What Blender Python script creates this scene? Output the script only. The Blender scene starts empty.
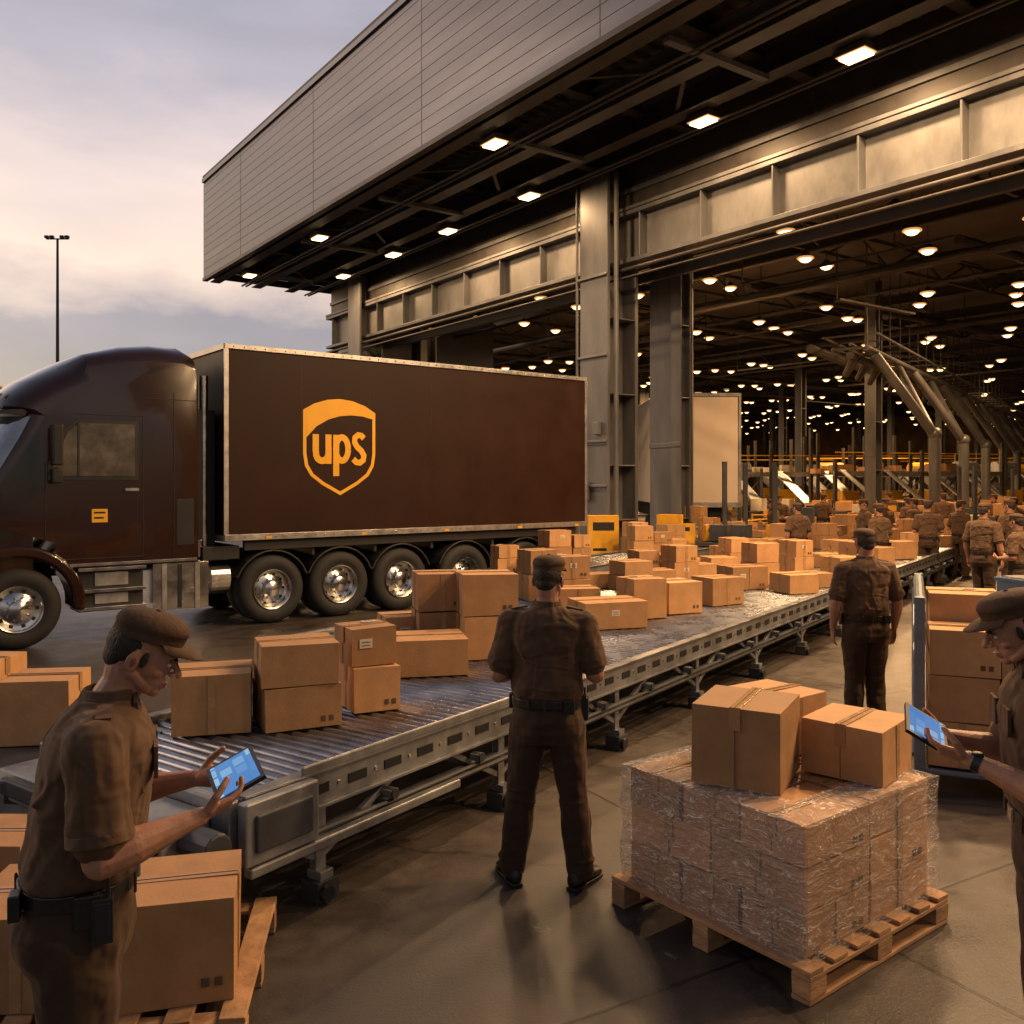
import bpy, math, random
from mathutils import Vector, Matrix, Euler
random.seed(7)
sc=bpy.context.scene
rad=math.radians
# ---------------------------------------------------------------- builder
class B:
    def __init__(s): s.v=[];s.f=[];s.mi=[];s.M=Matrix()
    def add(s,vs,fs,m=0):
        o=len(s.v); s.v+=[s.M@Vector(p) for p in vs]
        for f in fs: s.f.append([i+o for i in f]); s.mi.append(m)
    def box(s,c,d,m=0,R=None,jit=0):
        c=Vector(c);vs=[]
        for z in(-.5,.5):
            for x,y in((-.5,-.5),(.5,-.5),(.5,.5),(-.5,.5)):
                p=Vector((x*d[0],y*d[1],z*d[2]))
                if jit: p+=Vector([random.uniform(-jit,jit) for _ in range(3)])
                if R: p=R@p
                vs.append(c+p)
        s.add(vs,[(3,2,1,0),(4,5,6,7),(0,1,5,4),(1,2,6,5),(2,3,7,6),(3,0,4,7)],m)
    def bb(s,x0,x1,y0,y1,z0,z1,m=0):
        s.box(((x0+x1)/2,(y0+y1)/2,(z0+z1)/2),(x1-x0,y1-y0,z1-z0),m)
    def bar(s,p0,p1,w,h,m=0):
        p0=Vector(p0);p1=Vector(p1);d=p1-p0;L=d.length;d.normalize()
        up=Vector((0,0,1)) if abs(d.z)<.99 else Vector((0,1,0))
        x=d.cross(up).normalized();u=x.cross(d)
        R=Matrix((x,d,u)).transposed()
        s.box((p0+p1)/2,(w,L,h),m,R)
    def cyl(s,p0,p1,r0,r1=None,m=0,n=12,cap=True):
        if r1 is None:r1=r0
        p0=Vector(p0);p1=Vector(p1);d=(p1-p0).normalized()
        up=Vector((0,0,1)) if abs(d.z)<.9 else Vector((1,0,0))
        x=d.cross(up).normalized();y=d.cross(x)
        vs=[];
        for p,r in((p0,r0),(p1,r1)):
            for i in range(n):
                a=2*math.pi*i/n; vs.append(p+x*r*math.cos(a)+y*r*math.sin(a))
        fs=[(i,(i+1)%n,n+(i+1)%n,n+i) for i in range(n)]
        if cap: fs+=[tuple(range(n-1,-1,-1)),tuple(range(n,2*n))]
        s.add(vs,fs,m)
    def ellip(s,c,r,m=0,n=16,k=10,R=None):
        c=Vector(c)
        if isinstance(r,(int,float)): r=(r,r,r)
        vs=[];fs=[]
        def P(x,y,z):
            p=Vector((x*r[0],y*r[1],z*r[2]))
            return c+(R@p if R else p)
        vs.append(P(0,0,1))
        for j in range(1,k):
            t=math.pi*j/k
            for i in range(n):
                a=2*math.pi*i/n; vs.append(P(math.sin(t)*math.cos(a),math.sin(t)*math.sin(a),math.cos(t)))
        vs.append(P(0,0,-1))
        for i in range(n): fs.append((0,1+i,1+(i+1)%n))
        for j in range(k-2):
            for i in range(n):
                a=1+j*n;fs.append((a+i,a+n+i,a+n+(i+1)%n,a+(i+1)%n))
        e=len(vs)-1;a=1+(k-2)*n
        for i in range(n): fs.append((a+i,e,a+(i+1)%n))
        s.add(vs,fs,m)
    def capsule(s,p0,p1,r0,r1,m=0,n=12):
        s.cyl(p0,p1,r0,r1,m,n);s.ellip(p0,r0,m,n,8);s.ellip(p1,r1,m,n,8)
    def chain(s,pts,m=0,n=12):
        for (a,ra),(b,rb) in zip(pts,pts[1:]): s.capsule(a,b,ra,rb,m,n)
    def loft(s,rings,m=0,cap=True):
        n=len(rings[0]);vs=[p for r in rings for p in r];fs=[]
        for j in range(len(rings)-1):
            for i in range(n): fs.append((j*n+i,j*n+(i+1)%n,(j+1)*n+(i+1)%n,(j+1)*n+i))
        if cap:
            fs.append(tuple(range(n-1,-1,-1)));fs.append(tuple(range((len(rings)-1)*n,len(rings)*n)))
        s.add(vs,fs,m)
    def lathe(s,c,ax,prof,m=0,n=32):
        c=Vector(c);ax=Vector(ax).normalized()
        up=Vector((0,0,1)) if abs(ax.z)<.9 else Vector((1,0,0))
        x=ax.cross(up).normalized();y=ax.cross(x)
        vs=[];fs=[];k=len(prof)
        for i in range(n):
            a=2*math.pi*i/n;d=x*math.cos(a)+y*math.sin(a)
            for r,h in prof: vs.append(c+d*max(r,1e-4)+ax*h)
        for i in range(n):
            for j in range(k-1):
                q=(i+1)%n;fs.append((i*k+j,i*k+j+1,q*k+j+1,q*k+j))
        s.add(vs,fs,m)
    def prism(s,pts,fn,a,b,m=0):
        n=len(pts)
        vs=[fn(p,a) for p in pts]+[fn(p,b) for p in pts]
        fs=[tuple(range(n-1,-1,-1)),tuple(range(n,2*n))]+[(i,(i+1)%n,n+(i+1)%n,n+i) for i in range(n)]
        s.add(vs,fs,m)
    def obj(s,name,mats,parent=None,smooth=False,bevel=0,loc=None,rotz=0,ang=35):
        me=bpy.data.meshes.new(name);me.from_pydata([tuple(p) for p in s.v],[],s.f)
        if not isinstance(mats,(list,tuple)): mats=[mats]
        for m in mats: me.materials.append(m)
        me.polygons.foreach_set('material_index',s.mi)
        me.update()
        if smooth:
            me.shade_smooth();me.set_sharp_from_angle(angle=rad(ang))
        o=bpy.data.objects.new(name,me);sc.collection.objects.link(o)
        if parent: o.parent=parent
        if loc is not None: o.location=loc
        o.rotation_euler=(0,0,rotz)
        if bevel:
            mo=o.modifiers.new('bevel','BEVEL');mo.width=bevel;mo.segments=2;mo.limit_method='ANGLE';mo.angle_limit=rad(40)
        return o
def empty(name,loc=(0,0,0),rotz=0,scale=1):
    o=bpy.data.objects.new(name,None);sc.collection.objects.link(o)
    o.location=loc;o.rotation_euler=(0,0,rotz);o.scale=(scale,)*3;o.empty_display_size=.2
    return o
# ---------------------------------------------------------------- materials
def mat(name,col,rough=.5,metal=0,var=.25,scale=3,bump=0,bscale=40,coat=0,emis=None,estr=0,rvar=.15,stretch=None,objrand=0,spec=None):
    m=bpy.data.materials.new(name);m.use_nodes=True;nt=m.node_tree;N=nt.nodes;L=nt.links
    p=N['Principled BSDF']
    p.inputs['Metallic'].default_value=metal
    if spec is not None:p.inputs['Specular IOR Level'].default_value=spec
    p.inputs['Coat Weight'].default_value=coat;p.inputs['Coat Roughness'].default_value=.06
    tc=N.new('ShaderNodeTexCoord');src=tc.outputs['Object']
    if stretch:
        mp=N.new('ShaderNodeMapping');mp.inputs['Scale'].default_value=stretch;L.new(src,mp.inputs[0]);src=mp.outputs[0]
    no=N.new('ShaderNodeTexNoise');no.inputs['Scale'].default_value=scale;no.inputs['Detail'].default_value=6;no.inputs['Roughness'].default_value=.65
    L.new(src,no.inputs['Vector'])
    mx=N.new('ShaderNodeMix');mx.data_type='RGBA'
    c=Vector(col)
    mx.inputs['A'].default_value=(*(c*(1-var)),1);mx.inputs['B'].default_value=(*[min(1,x) for x in c*(1+var)],1)
    mr=N.new('ShaderNodeMapRange');mr.inputs['From Min'].default_value=.3;mr.inputs['From Max'].default_value=.7
    L.new(no.outputs['Fac'],mr.inputs[0]);L.new(mr.outputs[0],mx.inputs['Factor'])
    out=mx.outputs['Result']
    if objrand:
        oi=N.new('ShaderNodeObjectInfo');hs=N.new('ShaderNodeHueSaturation')
        m2=N.new('ShaderNodeMapRange');m2.inputs['To Min'].default_value=1-objrand;m2.inputs['To Max'].default_value=1+objrand*.7
        L.new(oi.outputs['Random'],m2.inputs[0]);L.new(m2.outputs[0],hs.inputs['Value']);L.new(out,hs.inputs['Color']);out=hs.outputs[0]
    L.new(out,p.inputs['Base Color'])
    m3=N.new('ShaderNodeMapRange');m3.inputs['To Min'].default_value=max(.02,rough-rvar);m3.inputs['To Max'].default_value=min(1,rough+rvar)
    L.new(no.outputs['Fac'],m3.inputs[0]);L.new(m3.outputs[0],p.inputs['Roughness'])
    if bump:
        n2=N.new('ShaderNodeTexNoise');n2.inputs['Scale'].default_value=bscale;n2.inputs['Detail'].default_value=4
        L.new(src,n2.inputs['Vector']);bp=N.new('ShaderNodeBump');bp.inputs['Strength'].default_value=bump;bp.inputs['Distance'].default_value=.01
        L.new(n2.outputs['Fac'],bp.inputs['Height']);L.new(bp.outputs[0],p.inputs['Normal'])
    if emis:
        p.inputs['Emission Color'].default_value=(*emis,1);p.inputs['Emission Strength'].default_value=estr
        m.cycles.emission_sampling='NONE'
    return m
def cloth(name,col,fs,bs=.4):
    m=mat(name,col,.85,0,.16,6,spec=.18);nt=m.node_tree;N=nt.nodes;L=nt.links;p=N['Principled BSDF']
    tc=N.new('ShaderNodeTexCoord')
    mp=N.new('ShaderNodeMapping');mp.inputs['Rotation'].default_value=(.5,.35,.2);mp.inputs['Scale'].default_value=(1,1,.38);L.new(tc.outputs['Object'],mp.inputs[0])
    n=N.new('ShaderNodeTexNoise');n.inputs['Scale'].default_value=fs;n.inputs['Detail'].default_value=1.3;n.inputs['Distortion'].default_value=.9;L.new(mp.outputs[0],n.inputs['Vector'])
    mp2=N.new('ShaderNodeMapping');mp2.inputs['Rotation'].default_value=(-.6,-.4,.9);mp2.inputs['Scale'].default_value=(.4,1,1);L.new(tc.outputs['Object'],mp2.inputs[0])
    n2=N.new('ShaderNodeTexNoise');n2.inputs['Scale'].default_value=fs*1.3;n2.inputs['Detail'].default_value=1;n2.inputs['Distortion'].default_value=.8;L.new(mp2.outputs[0],n2.inputs['Vector'])
    f=N.new('ShaderNodeTexNoise');f.inputs['Scale'].default_value=420;L.new(tc.outputs['Object'],f.inputs['Vector'])
    ad=N.new('ShaderNodeMath');L.new(n.outputs['Fac'],ad.inputs[0]);L.new(n2.outputs['Fac'],ad.inputs[1])
    a2=N.new('ShaderNodeMath');a2.operation='MULTIPLY_ADD';L.new(f.outputs['Fac'],a2.inputs[0]);a2.inputs[1].default_value=.02;L.new(ad.outputs[0],a2.inputs[2])
    bp=N.new('ShaderNodeBump');bp.inputs['Strength'].default_value=bs;bp.inputs['Distance'].default_value=.045;L.new(a2.outputs[0],bp.inputs['Height']);L.new(bp.outputs[0],p.inputs['Normal'])
    p.inputs['Sheen Weight'].default_value=.2;p.inputs['Sheen Tint'].default_value=(.6,.45,.35,1);p.inputs['Sheen Roughness'].default_value=.5
    return m
M_card=mat('cardboard',(.44,.235,.10),.72,var=.17,scale=5,bump=.15,bscale=60,objrand=.30)
M_tape=mat('packing_tape',(.36,.205,.095),.25,var=.1,scale=8)
M_seam=mat('cardboard_seam',(.10,.055,.025),.9)
M_label=mat('paper_label',(.60,.52,.42),.6,var=.08)
M_ink=mat('label_ink',(.10,.07,.05),.6)
M_paint=mat('brown_vehicle_paint',(.022,.0062,.0026),.20,var=.12,scale=.8,coat=.7,rvar=.05,spec=.4)
M_trailer=mat('brown_trailer_panel',(.023,.0072,.0032),.5,var=.2,scale=1.2,bump=.03,bscale=3,coat=.03,spec=.22)
M_chrome=mat('polished_steel',(.62,.61,.6),.22,metal=1,var=.25,scale=6)
M_alu=mat('brushed_aluminium',(.42,.41,.40),.4,metal=.85,var=.3,scale=5)
M_rubber=mat('tyre_rubber',(.018,.017,.017),.75,var=.3,scale=8,bump=.2)
M_black=mat('black_plastic',(.012,.012,.013),.45,var=.2)
M_chassis=mat('chassis_black',(.016,.014,.013),.6,var=.4,scale=5)
M_glass=mat('windshield_glass',(.42,.42,.43),.05,metal=.9,var=.3,scale=1.5,rvar=.02)
M_glass2=mat('side_window_glass',(.14,.115,.095),.05,metal=.5,var=.6,scale=3,rvar=.03)
M_yellow=mat('logo_yellow',(.80,.40,.022),.4,var=.06)
M_sfy=mat('safety_yellow',(.65,.33,.02),.5,var=.2)
M_steel=mat('painted_steel_column',(.110,.108,.110),.45,metal=.3,var=.4,scale=1.6,bump=.1,bscale=20,stretch=(1,1,.25))
M_girder=mat('girder_web_panel',(.175,.170,.165),.5,metal=.25,var=.4,scale=1.2,stretch=(1,1,.5))
M_dark=mat('dark_structural_steel',(.055,.046,.040),.5,metal=.3,var=.35,scale=2)
M_deck=mat('roof_deck',(.085,.070,.058),.6,var=.3,scale=1.5)
M_siding=mat('metal_siding',(.080,.088,.112),.38,metal=.35,var=.2,scale=.6,stretch=(.3,1,3))
M_conv=mat('galvanised_conveyor',(.27,.275,.285),.38,metal=.65,var=.4,scale=5,bump=.08)
M_roller=mat('conveyor_roller',(.30,.305,.32),.28,metal=.9,var=.35,scale=4)
M_convd=mat('conveyor_dark_frame',(.06,.063,.07),.5,metal=.4,var=.3)
M_belt=mat('belt_rubber',(.03,.03,.034),.5,var=.3)
M_wood=mat('pallet_wood',(.33,.185,.09),.75,var=.4,scale=6,bump=.4,bscale=30,stretch=(1,1,4))
M_skin=mat('skin',(.36,.175,.105),.5,var=.2,scale=16,bump=.12,bscale=120)
M_skin.node_tree.nodes['Principled BSDF'].inputs['Subsurface Weight'].default_value=.10
M_skin.node_tree.nodes['Principled BSDF'].inputs['Subsurface Radius'].default_value=(.012,.004,.002)
M_lip=mat('lips',(.22,.085,.06),.5)
M_hair=mat('hair',(.022,.013,.008),.65,var=.4,scale=60,bump=.9,bscale=180,stretch=(1,1,.3))
M_eye=mat('eye_white',(.6,.58,.55),.2)
M_shirt=cloth('brown_shirt_cloth',(.092,.053,.031),9,.62)
M_trou=cloth('brown_trouser_cloth',(.050,.029,.018),7,.6)
M_capm=mat('brown_cap_cloth',(.080,.046,.027),.8,var=.2,scale=15,bump=.35,bscale=60,spec=.2)
M_boot=mat('black_leather',(.012,.011,.010),.35,var=.3,bump=.2)
M_white=mat('white_trailer_panel',(.66,.56,.45),.5,var=.06,scale=1)
M_blue=mat('blue_grey_paint',(.13,.16,.20),.4,metal=.4,var=.3)
M_blueb=mat('blue_plastic_bin',(.04,.10,.20),.4)
M_wall=mat('hall_wall',(.20,.12,.065),.8,var=.5,scale=.5)
M_lens=mat('lamp_lens',(.8,.7,.5),.3,emis=(1,.66,.32),estr=4.5)
M_halo=mat('lamp_halo_glow',(.6,.35,.15),.4,emis=(1,.45,.13),estr=.75)  # dim orange emission imitates the glow around the lamps
M_lens2=mat('canopy_lamp_lens',(.8,.7,.5),.3,emis=(1,.68,.36),estr=6)
def floor_mat():
    m=bpy.data.materials.new('worn_concrete_floor');m.use_nodes=True;nt=m.node_tree;N=nt.nodes;L=nt.links;p=N['Principled BSDF']
    tc=N.new('ShaderNodeTexCoord');mp=N.new('ShaderNodeMapping');mp.inputs['Rotation'].default_value=(0,0,rad(-30));L.new(tc.outputs['Object'],mp.inputs[0])
    def noise(s,d=8,r=.6,dist=0):
        n=N.new('ShaderNodeTexNoise');n.inputs['Scale'].default_value=s;n.inputs['Detail'].default_value=d;n.inputs['Roughness'].default_value=r;n.inputs['Distortion'].default_value=dist
        L.new(mp.outputs[0],n.inputs['Vector']);return n.outputs['Fac']
    a=noise(.45,9,.65,.5);b=noise(3.2,12,.78,.1);c=noise(60,6,.7)
    r=N.new('ShaderNodeValToRGB');e=r.color_ramp.elements
    e[0].position=.36;e[0].color=(.026,.021,.018,1);e[1].position=.66;e[1].color=(.105,.083,.067,1)
    ad=N.new('ShaderNodeMath');ad.operation='MULTIPLY_ADD';L.new(a,ad.inputs[0]);ad.inputs[1].default_value=.5
    ml=N.new('ShaderNodeMath');ml.operation='MULTIPLY';L.new(b,ml.inputs[0]);ml.inputs[1].default_value=.5;L.new(ml.outputs[0],ad.inputs[2])
    L.new(ad.outputs[0],r.inputs[0])
    br=N.new('ShaderNodeTexBrick');br.offset=0;br.inputs['Scale'].default_value=1;br.inputs['Brick Width'].default_value=3.6;br.inputs['Row Height'].default_value=3.0
    br.inputs['Mortar Size'].default_value=.012;br.inputs['Mortar Smooth'].default_value=.3
    br.inputs['Color1'].default_value=(1,1,1,1);br.inputs['Color2'].default_value=(.80,.80,.84,1);br.inputs['Mortar'].default_value=(.3,.3,.3,1)
    L.new(mp.outputs[0],br.inputs['Vector'])
    mx=N.new('ShaderNodeMix');mx.data_type='RGBA';mx.blend_type='MULTIPLY';mx.inputs['Factor'].default_value=1
    L.new(r.outputs[0],mx.inputs['A']);L.new(br.outputs['Color'],mx.inputs['B'])
    vo=N.new('ShaderNodeTexVoronoi');vo.feature='DISTANCE_TO_EDGE';vo.inputs['Scale'].default_value=.45
    wn=N.new('ShaderNodeTexNoise');wn.inputs['Scale'].default_value=2;wn.inputs['Detail'].default_value=6;L.new(mp.outputs[0],wn.inputs['Vector'])
    va=N.new('ShaderNodeMix');va.data_type='RGBA';va.inputs['Factor'].default_value=.25;L.new(mp.outputs[0],va.inputs['A']);L.new(wn.outputs['Color'],va.inputs['B'])
    L.new(va.outputs['Result'],vo.inputs['Vector'])
    cr=N.new('ShaderNodeMapRange');cr.inputs['From Max'].default_value=.008;cr.inputs['To Min'].default_value=.5;L.new(vo.outputs['Distance'],cr.inputs[0])
    m2=N.new('ShaderNodeMix');m2.data_type='RGBA';m2.blend_type='MULTIPLY';m2.inputs['Factor'].default_value=1
    L.new(mx.outputs['Result'],m2.inputs['A']);L.new(cr.outputs[0],m2.inputs['B']);L.new(m2.outputs['Result'],p.inputs['Base Color'])
    rr=N.new('ShaderNodeMapRange');rr.inputs['From Min'].default_value=.36;rr.inputs['From Max'].default_value=.64;rr.inputs['To Min'].default_value=.27;rr.inputs['To Max'].default_value=.58
    L.new(ad.outputs[0],rr.inputs[0]);L.new(rr.outputs[0],p.inputs['Roughness'])
    bp=N.new('ShaderNodeBump');bp.inputs['Strength'].default_value=.4;bp.inputs['Distance'].default_value=.006;L.new(c,bp.inputs['Height'])
    b2=N.new('ShaderNodeBump');b2.inputs['Strength'].default_value=.5;b2.inputs['Distance'].default_value=.01;L.new(br.outputs['Fac'],b2.inputs['Height']);b2.invert=True
    L.new(bp.outputs[0],b2.inputs['Normal']);L.new(b2.outputs[0],p.inputs['Normal'])
    return m
M_floor=floor_mat()
def film_mat():
    m=bpy.data.materials.new('stretch_film');m.use_nodes=True;nt=m.node_tree;N=nt.nodes;L=nt.links
    out=N['Material Output'];N.remove(N['Principled BSDF'])
    tr=N.new('ShaderNodeBsdfTransparent');gl=N.new('ShaderNodeBsdfPrincipled');gl.inputs['Base Color'].default_value=(.82,.76,.70,1);gl.inputs['Roughness'].default_value=.14;gl.inputs['Specular IOR Level'].default_value=1
    tc=N.new('ShaderNodeTexCoord');mp=N.new('ShaderNodeMapping');mp.inputs['Scale'].default_value=(1.1,1.1,4);mp.inputs['Rotation'].default_value=(.25,.35,0);L.new(tc.outputs['Object'],mp.inputs[0])
    n=N.new('ShaderNodeTexNoise');n.inputs['Scale'].default_value=3.4;n.inputs['Detail'].default_value=5;n.inputs['Roughness'].default_value=.6;n.inputs['Distortion'].default_value=2.0;L.new(mp.outputs[0],n.inputs['Vector'])
    bp=N.new('ShaderNodeBump');bp.inputs['Strength'].default_value=1;bp.inputs['Distance'].default_value=.08;L.new(n.outputs['Fac'],bp.inputs['Height']);L.new(bp.outputs[0],gl.inputs['Normal'])
    def crease(c0,w_):
        cre=N.new('ShaderNodeMath');cre.operation='SUBTRACT';L.new(n.outputs['Fac'],cre.inputs[0]);cre.inputs[1].default_value=c0
        ab=N.new('ShaderNodeMath');ab.operation='ABSOLUTE';L.new(cre.outputs[0],ab.inputs[0])
        r=N.new('ShaderNodeMapRange');r.inputs['From Max'].default_value=w_;r.inputs['To Min'].default_value=.85;r.inputs['To Max'].default_value=.17;L.new(ab.outputs[0],r.inputs[0]);return r.outputs[0]
    mxx=N.new('ShaderNodeMath');mxx.operation='MAXIMUM';L.new(crease(.46,.014),mxx.inputs[0]);L.new(crease(.57,.022),mxx.inputs[1])
    mx=N.new('ShaderNodeMixShader');L.new(mxx.outputs[0],mx.inputs[0]);L.new(tr.outputs[0],mx.inputs[1]);L.new(gl.outputs[0],mx.inputs[2]);L.new(mx.outputs[0],out.inputs[0])
    return m
M_film=film_mat()
def screen_mat():
    m=bpy.data.materials.new('tablet_screen');m.use_nodes=True;nt=m.node_tree;N=nt.nodes;L=nt.links;p=N['Principled BSDF']
    p.inputs['Base Color'].default_value=(.01,.01,.01,1);p.inputs['Roughness'].default_value=.12
    tc=N.new('ShaderNodeTexCoord');v=N.new('ShaderNodeTexBrick');v.inputs['Scale'].default_value=9;v.inputs['Color1'].default_value=(.03,.20,.60,1);v.inputs['Color2'].default_value=(.35,.62,.85,1);v.inputs['Mortar'].default_value=(.06,.25,.6,1)
    v.inputs['Mortar Size'].default_value=.05;v.inputs['Row Height'].default_value=.4
    L.new(tc.outputs['Object'],v.inputs['Vector']);L.new(v.outputs['Color'],p.inputs['Emission Color']);p.inputs['Emission Strength'].default_value=.8
    m.cycles.emission_sampling='NONE'
    return m
M_screen=screen_mat()
# ---------------------------------------------------------------- world
w=bpy.data.worlds.new("World");sc.world=w;w.use_nodes=True;nt=w.node_tree;N=nt.nodes;L=nt.links
for n in list(N):N.remove(n)
out=N.new('ShaderNodeOutputWorld');sky=N.new('ShaderNodeTexSky');sky.sky_type='NISHITA';sky.sun_disc=False;sky.sun_elevation=rad(6);sky.sun_rotation=rad(-60)
b1=N.new('ShaderNodeBackground');b1.inputs[1].default_value=.05;L.new(sky.outputs[0],b1.inputs[0])
tc=N.new('ShaderNodeTexCoord');sp=N.new('ShaderNodeSeparateXYZ');L.new(tc.outputs['Generated'],sp.inputs[0])
mp=N.new('ShaderNodeMapping');mp.inputs['Scale'].default_value=(1,1,2.6);L.new(tc.outputs['Generated'],mp.inputs[0])
n1=N.new('ShaderNodeTexNoise');n1.inputs['Scale'].default_value=6;n1.inputs['Detail'].default_value=9;n1.inputs['Roughness'].default_value=.55;L.new(mp.outputs[0],n1.inputs['Vector'])
ma=N.new('ShaderNodeMath');ma.operation='MULTIPLY_ADD';L.new(n1.outputs['Fac'],ma.inputs[0]);ma.inputs[1].default_value=.13
sb=N.new('ShaderNodeMath');sb.operation='SUBTRACT';L.new(sp.outputs['Z'],sb.inputs[0]);sb.inputs[1].default_value=.065;L.new(sb.outputs[0],ma.inputs[2])
r=N.new('ShaderNodeValToRGB');cr=r.color_ramp;cr.elements[0].position=0;cr.elements[0].color=(.24,.20,.24,1)
cr.elements[1].position=1;cr.elements[1].color=(.14,.15,.21,1)
for p_,c_ in((.10,(.20,.165,.215)),(.160,(.28,.22,.28)),(.182,(.58,.42,.39)),(.225,(1.0,.73,.58)),(.30,(.86,.66,.60)),(.39,(.50,.43,.48)),(.6,(.22,.23,.31))):
    e=cr.elements.new(p_);e.color=(*c_,1)
L.new(ma.outputs[0],r.inputs[0])
n2=N.new('ShaderNodeTexNoise');n2.inputs['Scale'].default_value=4;n2.inputs['Detail'].default_value=8;n2.inputs['Distortion'].default_value=.4
mp2=N.new('ShaderNodeMapping');mp2.inputs['Scale'].default_value=(.8,.8,3);mp2.inputs['Rotation'].default_value=(.1,.35,0);L.new(tc.outputs['Generated'],mp2.inputs[0]);L.new(mp2.outputs[0],n2.inputs['Vector'])
mr=N.new('ShaderNodeMapRange');mr.inputs['From Min'].default_value=.3;mr.inputs['From Max'].default_value=.7;mr.inputs['To Min'].default_value=.86;mr.inputs['To Max'].default_value=1.1;L.new(n2.outputs['Fac'],mr.inputs[0])
my=N.new('ShaderNodeMapRange');my.inputs['From Min'].default_value=-.6;my.inputs['From Max'].default_value=.45;my.inputs['To Min'].default_value=.38;my.inputs['To Max'].default_value=1;L.new(sp.outputs['Y'],my.inputs[0])
mm=N.new('ShaderNodeMath');mm.operation='MULTIPLY';L.new(mr.outputs[0],mm.inputs[0]);L.new(my.outputs[0],mm.inputs[1])
b2=N.new('ShaderNodeBackground');L.new(r.outputs[0],b2.inputs[0]);L.new(mm.outputs[0],b2.inputs[1])
ad=N.new('ShaderNodeAddShader');L.new(b1.outputs[0],ad.inputs[0]);L.new(b2.outputs[0],ad.inputs[1]);L.new(ad.outputs[0],out.inputs[0])
sun=bpy.data.lights.new('sun','SUN');sun.energy=.5;sun.angle=rad(12);sun.color=(1,.66,.44)
so=bpy.data.objects.new('sun',sun);sc.collection.objects.link(so);so.rotation_euler=Vector((-.85,.25,.35)).to_track_quat('Z','Y').to_euler()
# ---------------------------------------------------------------- camera
cd=bpy.data.cameras.new('camera');cam=bpy.data.objects.new('camera',cd);sc.collection.objects.link(cam);sc.camera=cam
cam.location=(0,0,2.17);cam.rotation_euler=(rad(90),0,0);cd.sensor_width=36;cd.lens=31.64;cd.shift_y=-.03125;cd.clip_end=3000
sc.view_settings.view_transform='Standard';sc.view_settings.look='None';sc.view_settings.exposure=0
# ---------------------------------------------------------------- ground
b=B();b.add([(-1500,-300,0),(1500,-300,0),(1500,2000,0),(-1500,2000,0)],[(0,1,2,3)]);b.obj('ground',M_floor)
b=B();n=90
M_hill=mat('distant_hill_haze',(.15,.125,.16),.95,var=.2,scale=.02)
vs=[];fs=[]
for i in range(n+1):
    x=-700+i*16;y=520+40*math.sin(i*.3)
    h=40+10*math.sin(i*.21)+6*math.sin(i*.57+1)+random.uniform(-2,2)
    vs+=[(x,y-60,-1),(x,y,h),(x,y+120,-1)]
for i in range(n):
    a=i*3;fs+=[(a,a+3,a+4,a+1),(a+1,a+4,a+5,a+2)]
b.add(vs,fs);b.obj('distant_hills',M_hill,smooth=True)
# ---------------------------------------------------------------- cardboard boxes
def cbox(x,y,z,l,w_,h,rot=0,label=None,tape=True):
    b=B();j=.004
    b.box((0,0,h/2),(l,w_,h),0,jit=j)
    e=.0045
    if tape:
        t=.026
        b.box((0,0,h+e/2),(l+.004,2*t,e),1)
        for s in(-1,1): b.box((s*(l/2+e/2+.001),0,h-.05),(e,2*t,.11),1)
        if random.random()<.4:
            for s in(-1,1): b.box((0,s*(w_/2+.003),h*.5),(.045,.004,h*.99),1)
    b.box((0,0,h+.0025),(l*.998,.004,.009),2)
    for s in(-1,1):
        b.box((s*(l/2+.0015),0,h*.45),(.003,.004,h*.88),2)
    if label is None: label=random.random()<.2
    if label:
        lx=random.uniform(-.25,.2)*l;lw=min(.09,l*.3);lh=min(.06,h*.3)
        b.box((lx,-(w_/2+.003),h*.6),(lw,.004,lh),3)
        for q in range(2): b.box((lx,-(w_/2+.0055),h*.6+lh*(-.2+.35*q)),(lw*.7,.002,lh*.10),4)
    if random.random()<.3:
        lx=random.uniform(-.2,.2)*l
        b.box((lx,w_*.27,h+.006),(.10,.06,.004),3);b.box((lx,w_*.27,h+.0085),(.07,.02,.002),4)
    if random.random()<.5:
        for q in range(2): b.box((l*.36-q*.05,-(w_/2+.0025),h*.2),(.03,.003,.035),2)
    return b.obj('cardboard_box',[M_card,M_tape,M_seam,M_label,M_ink],bevel=.007,loc=(x,y,z),rotz=rot)
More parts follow.
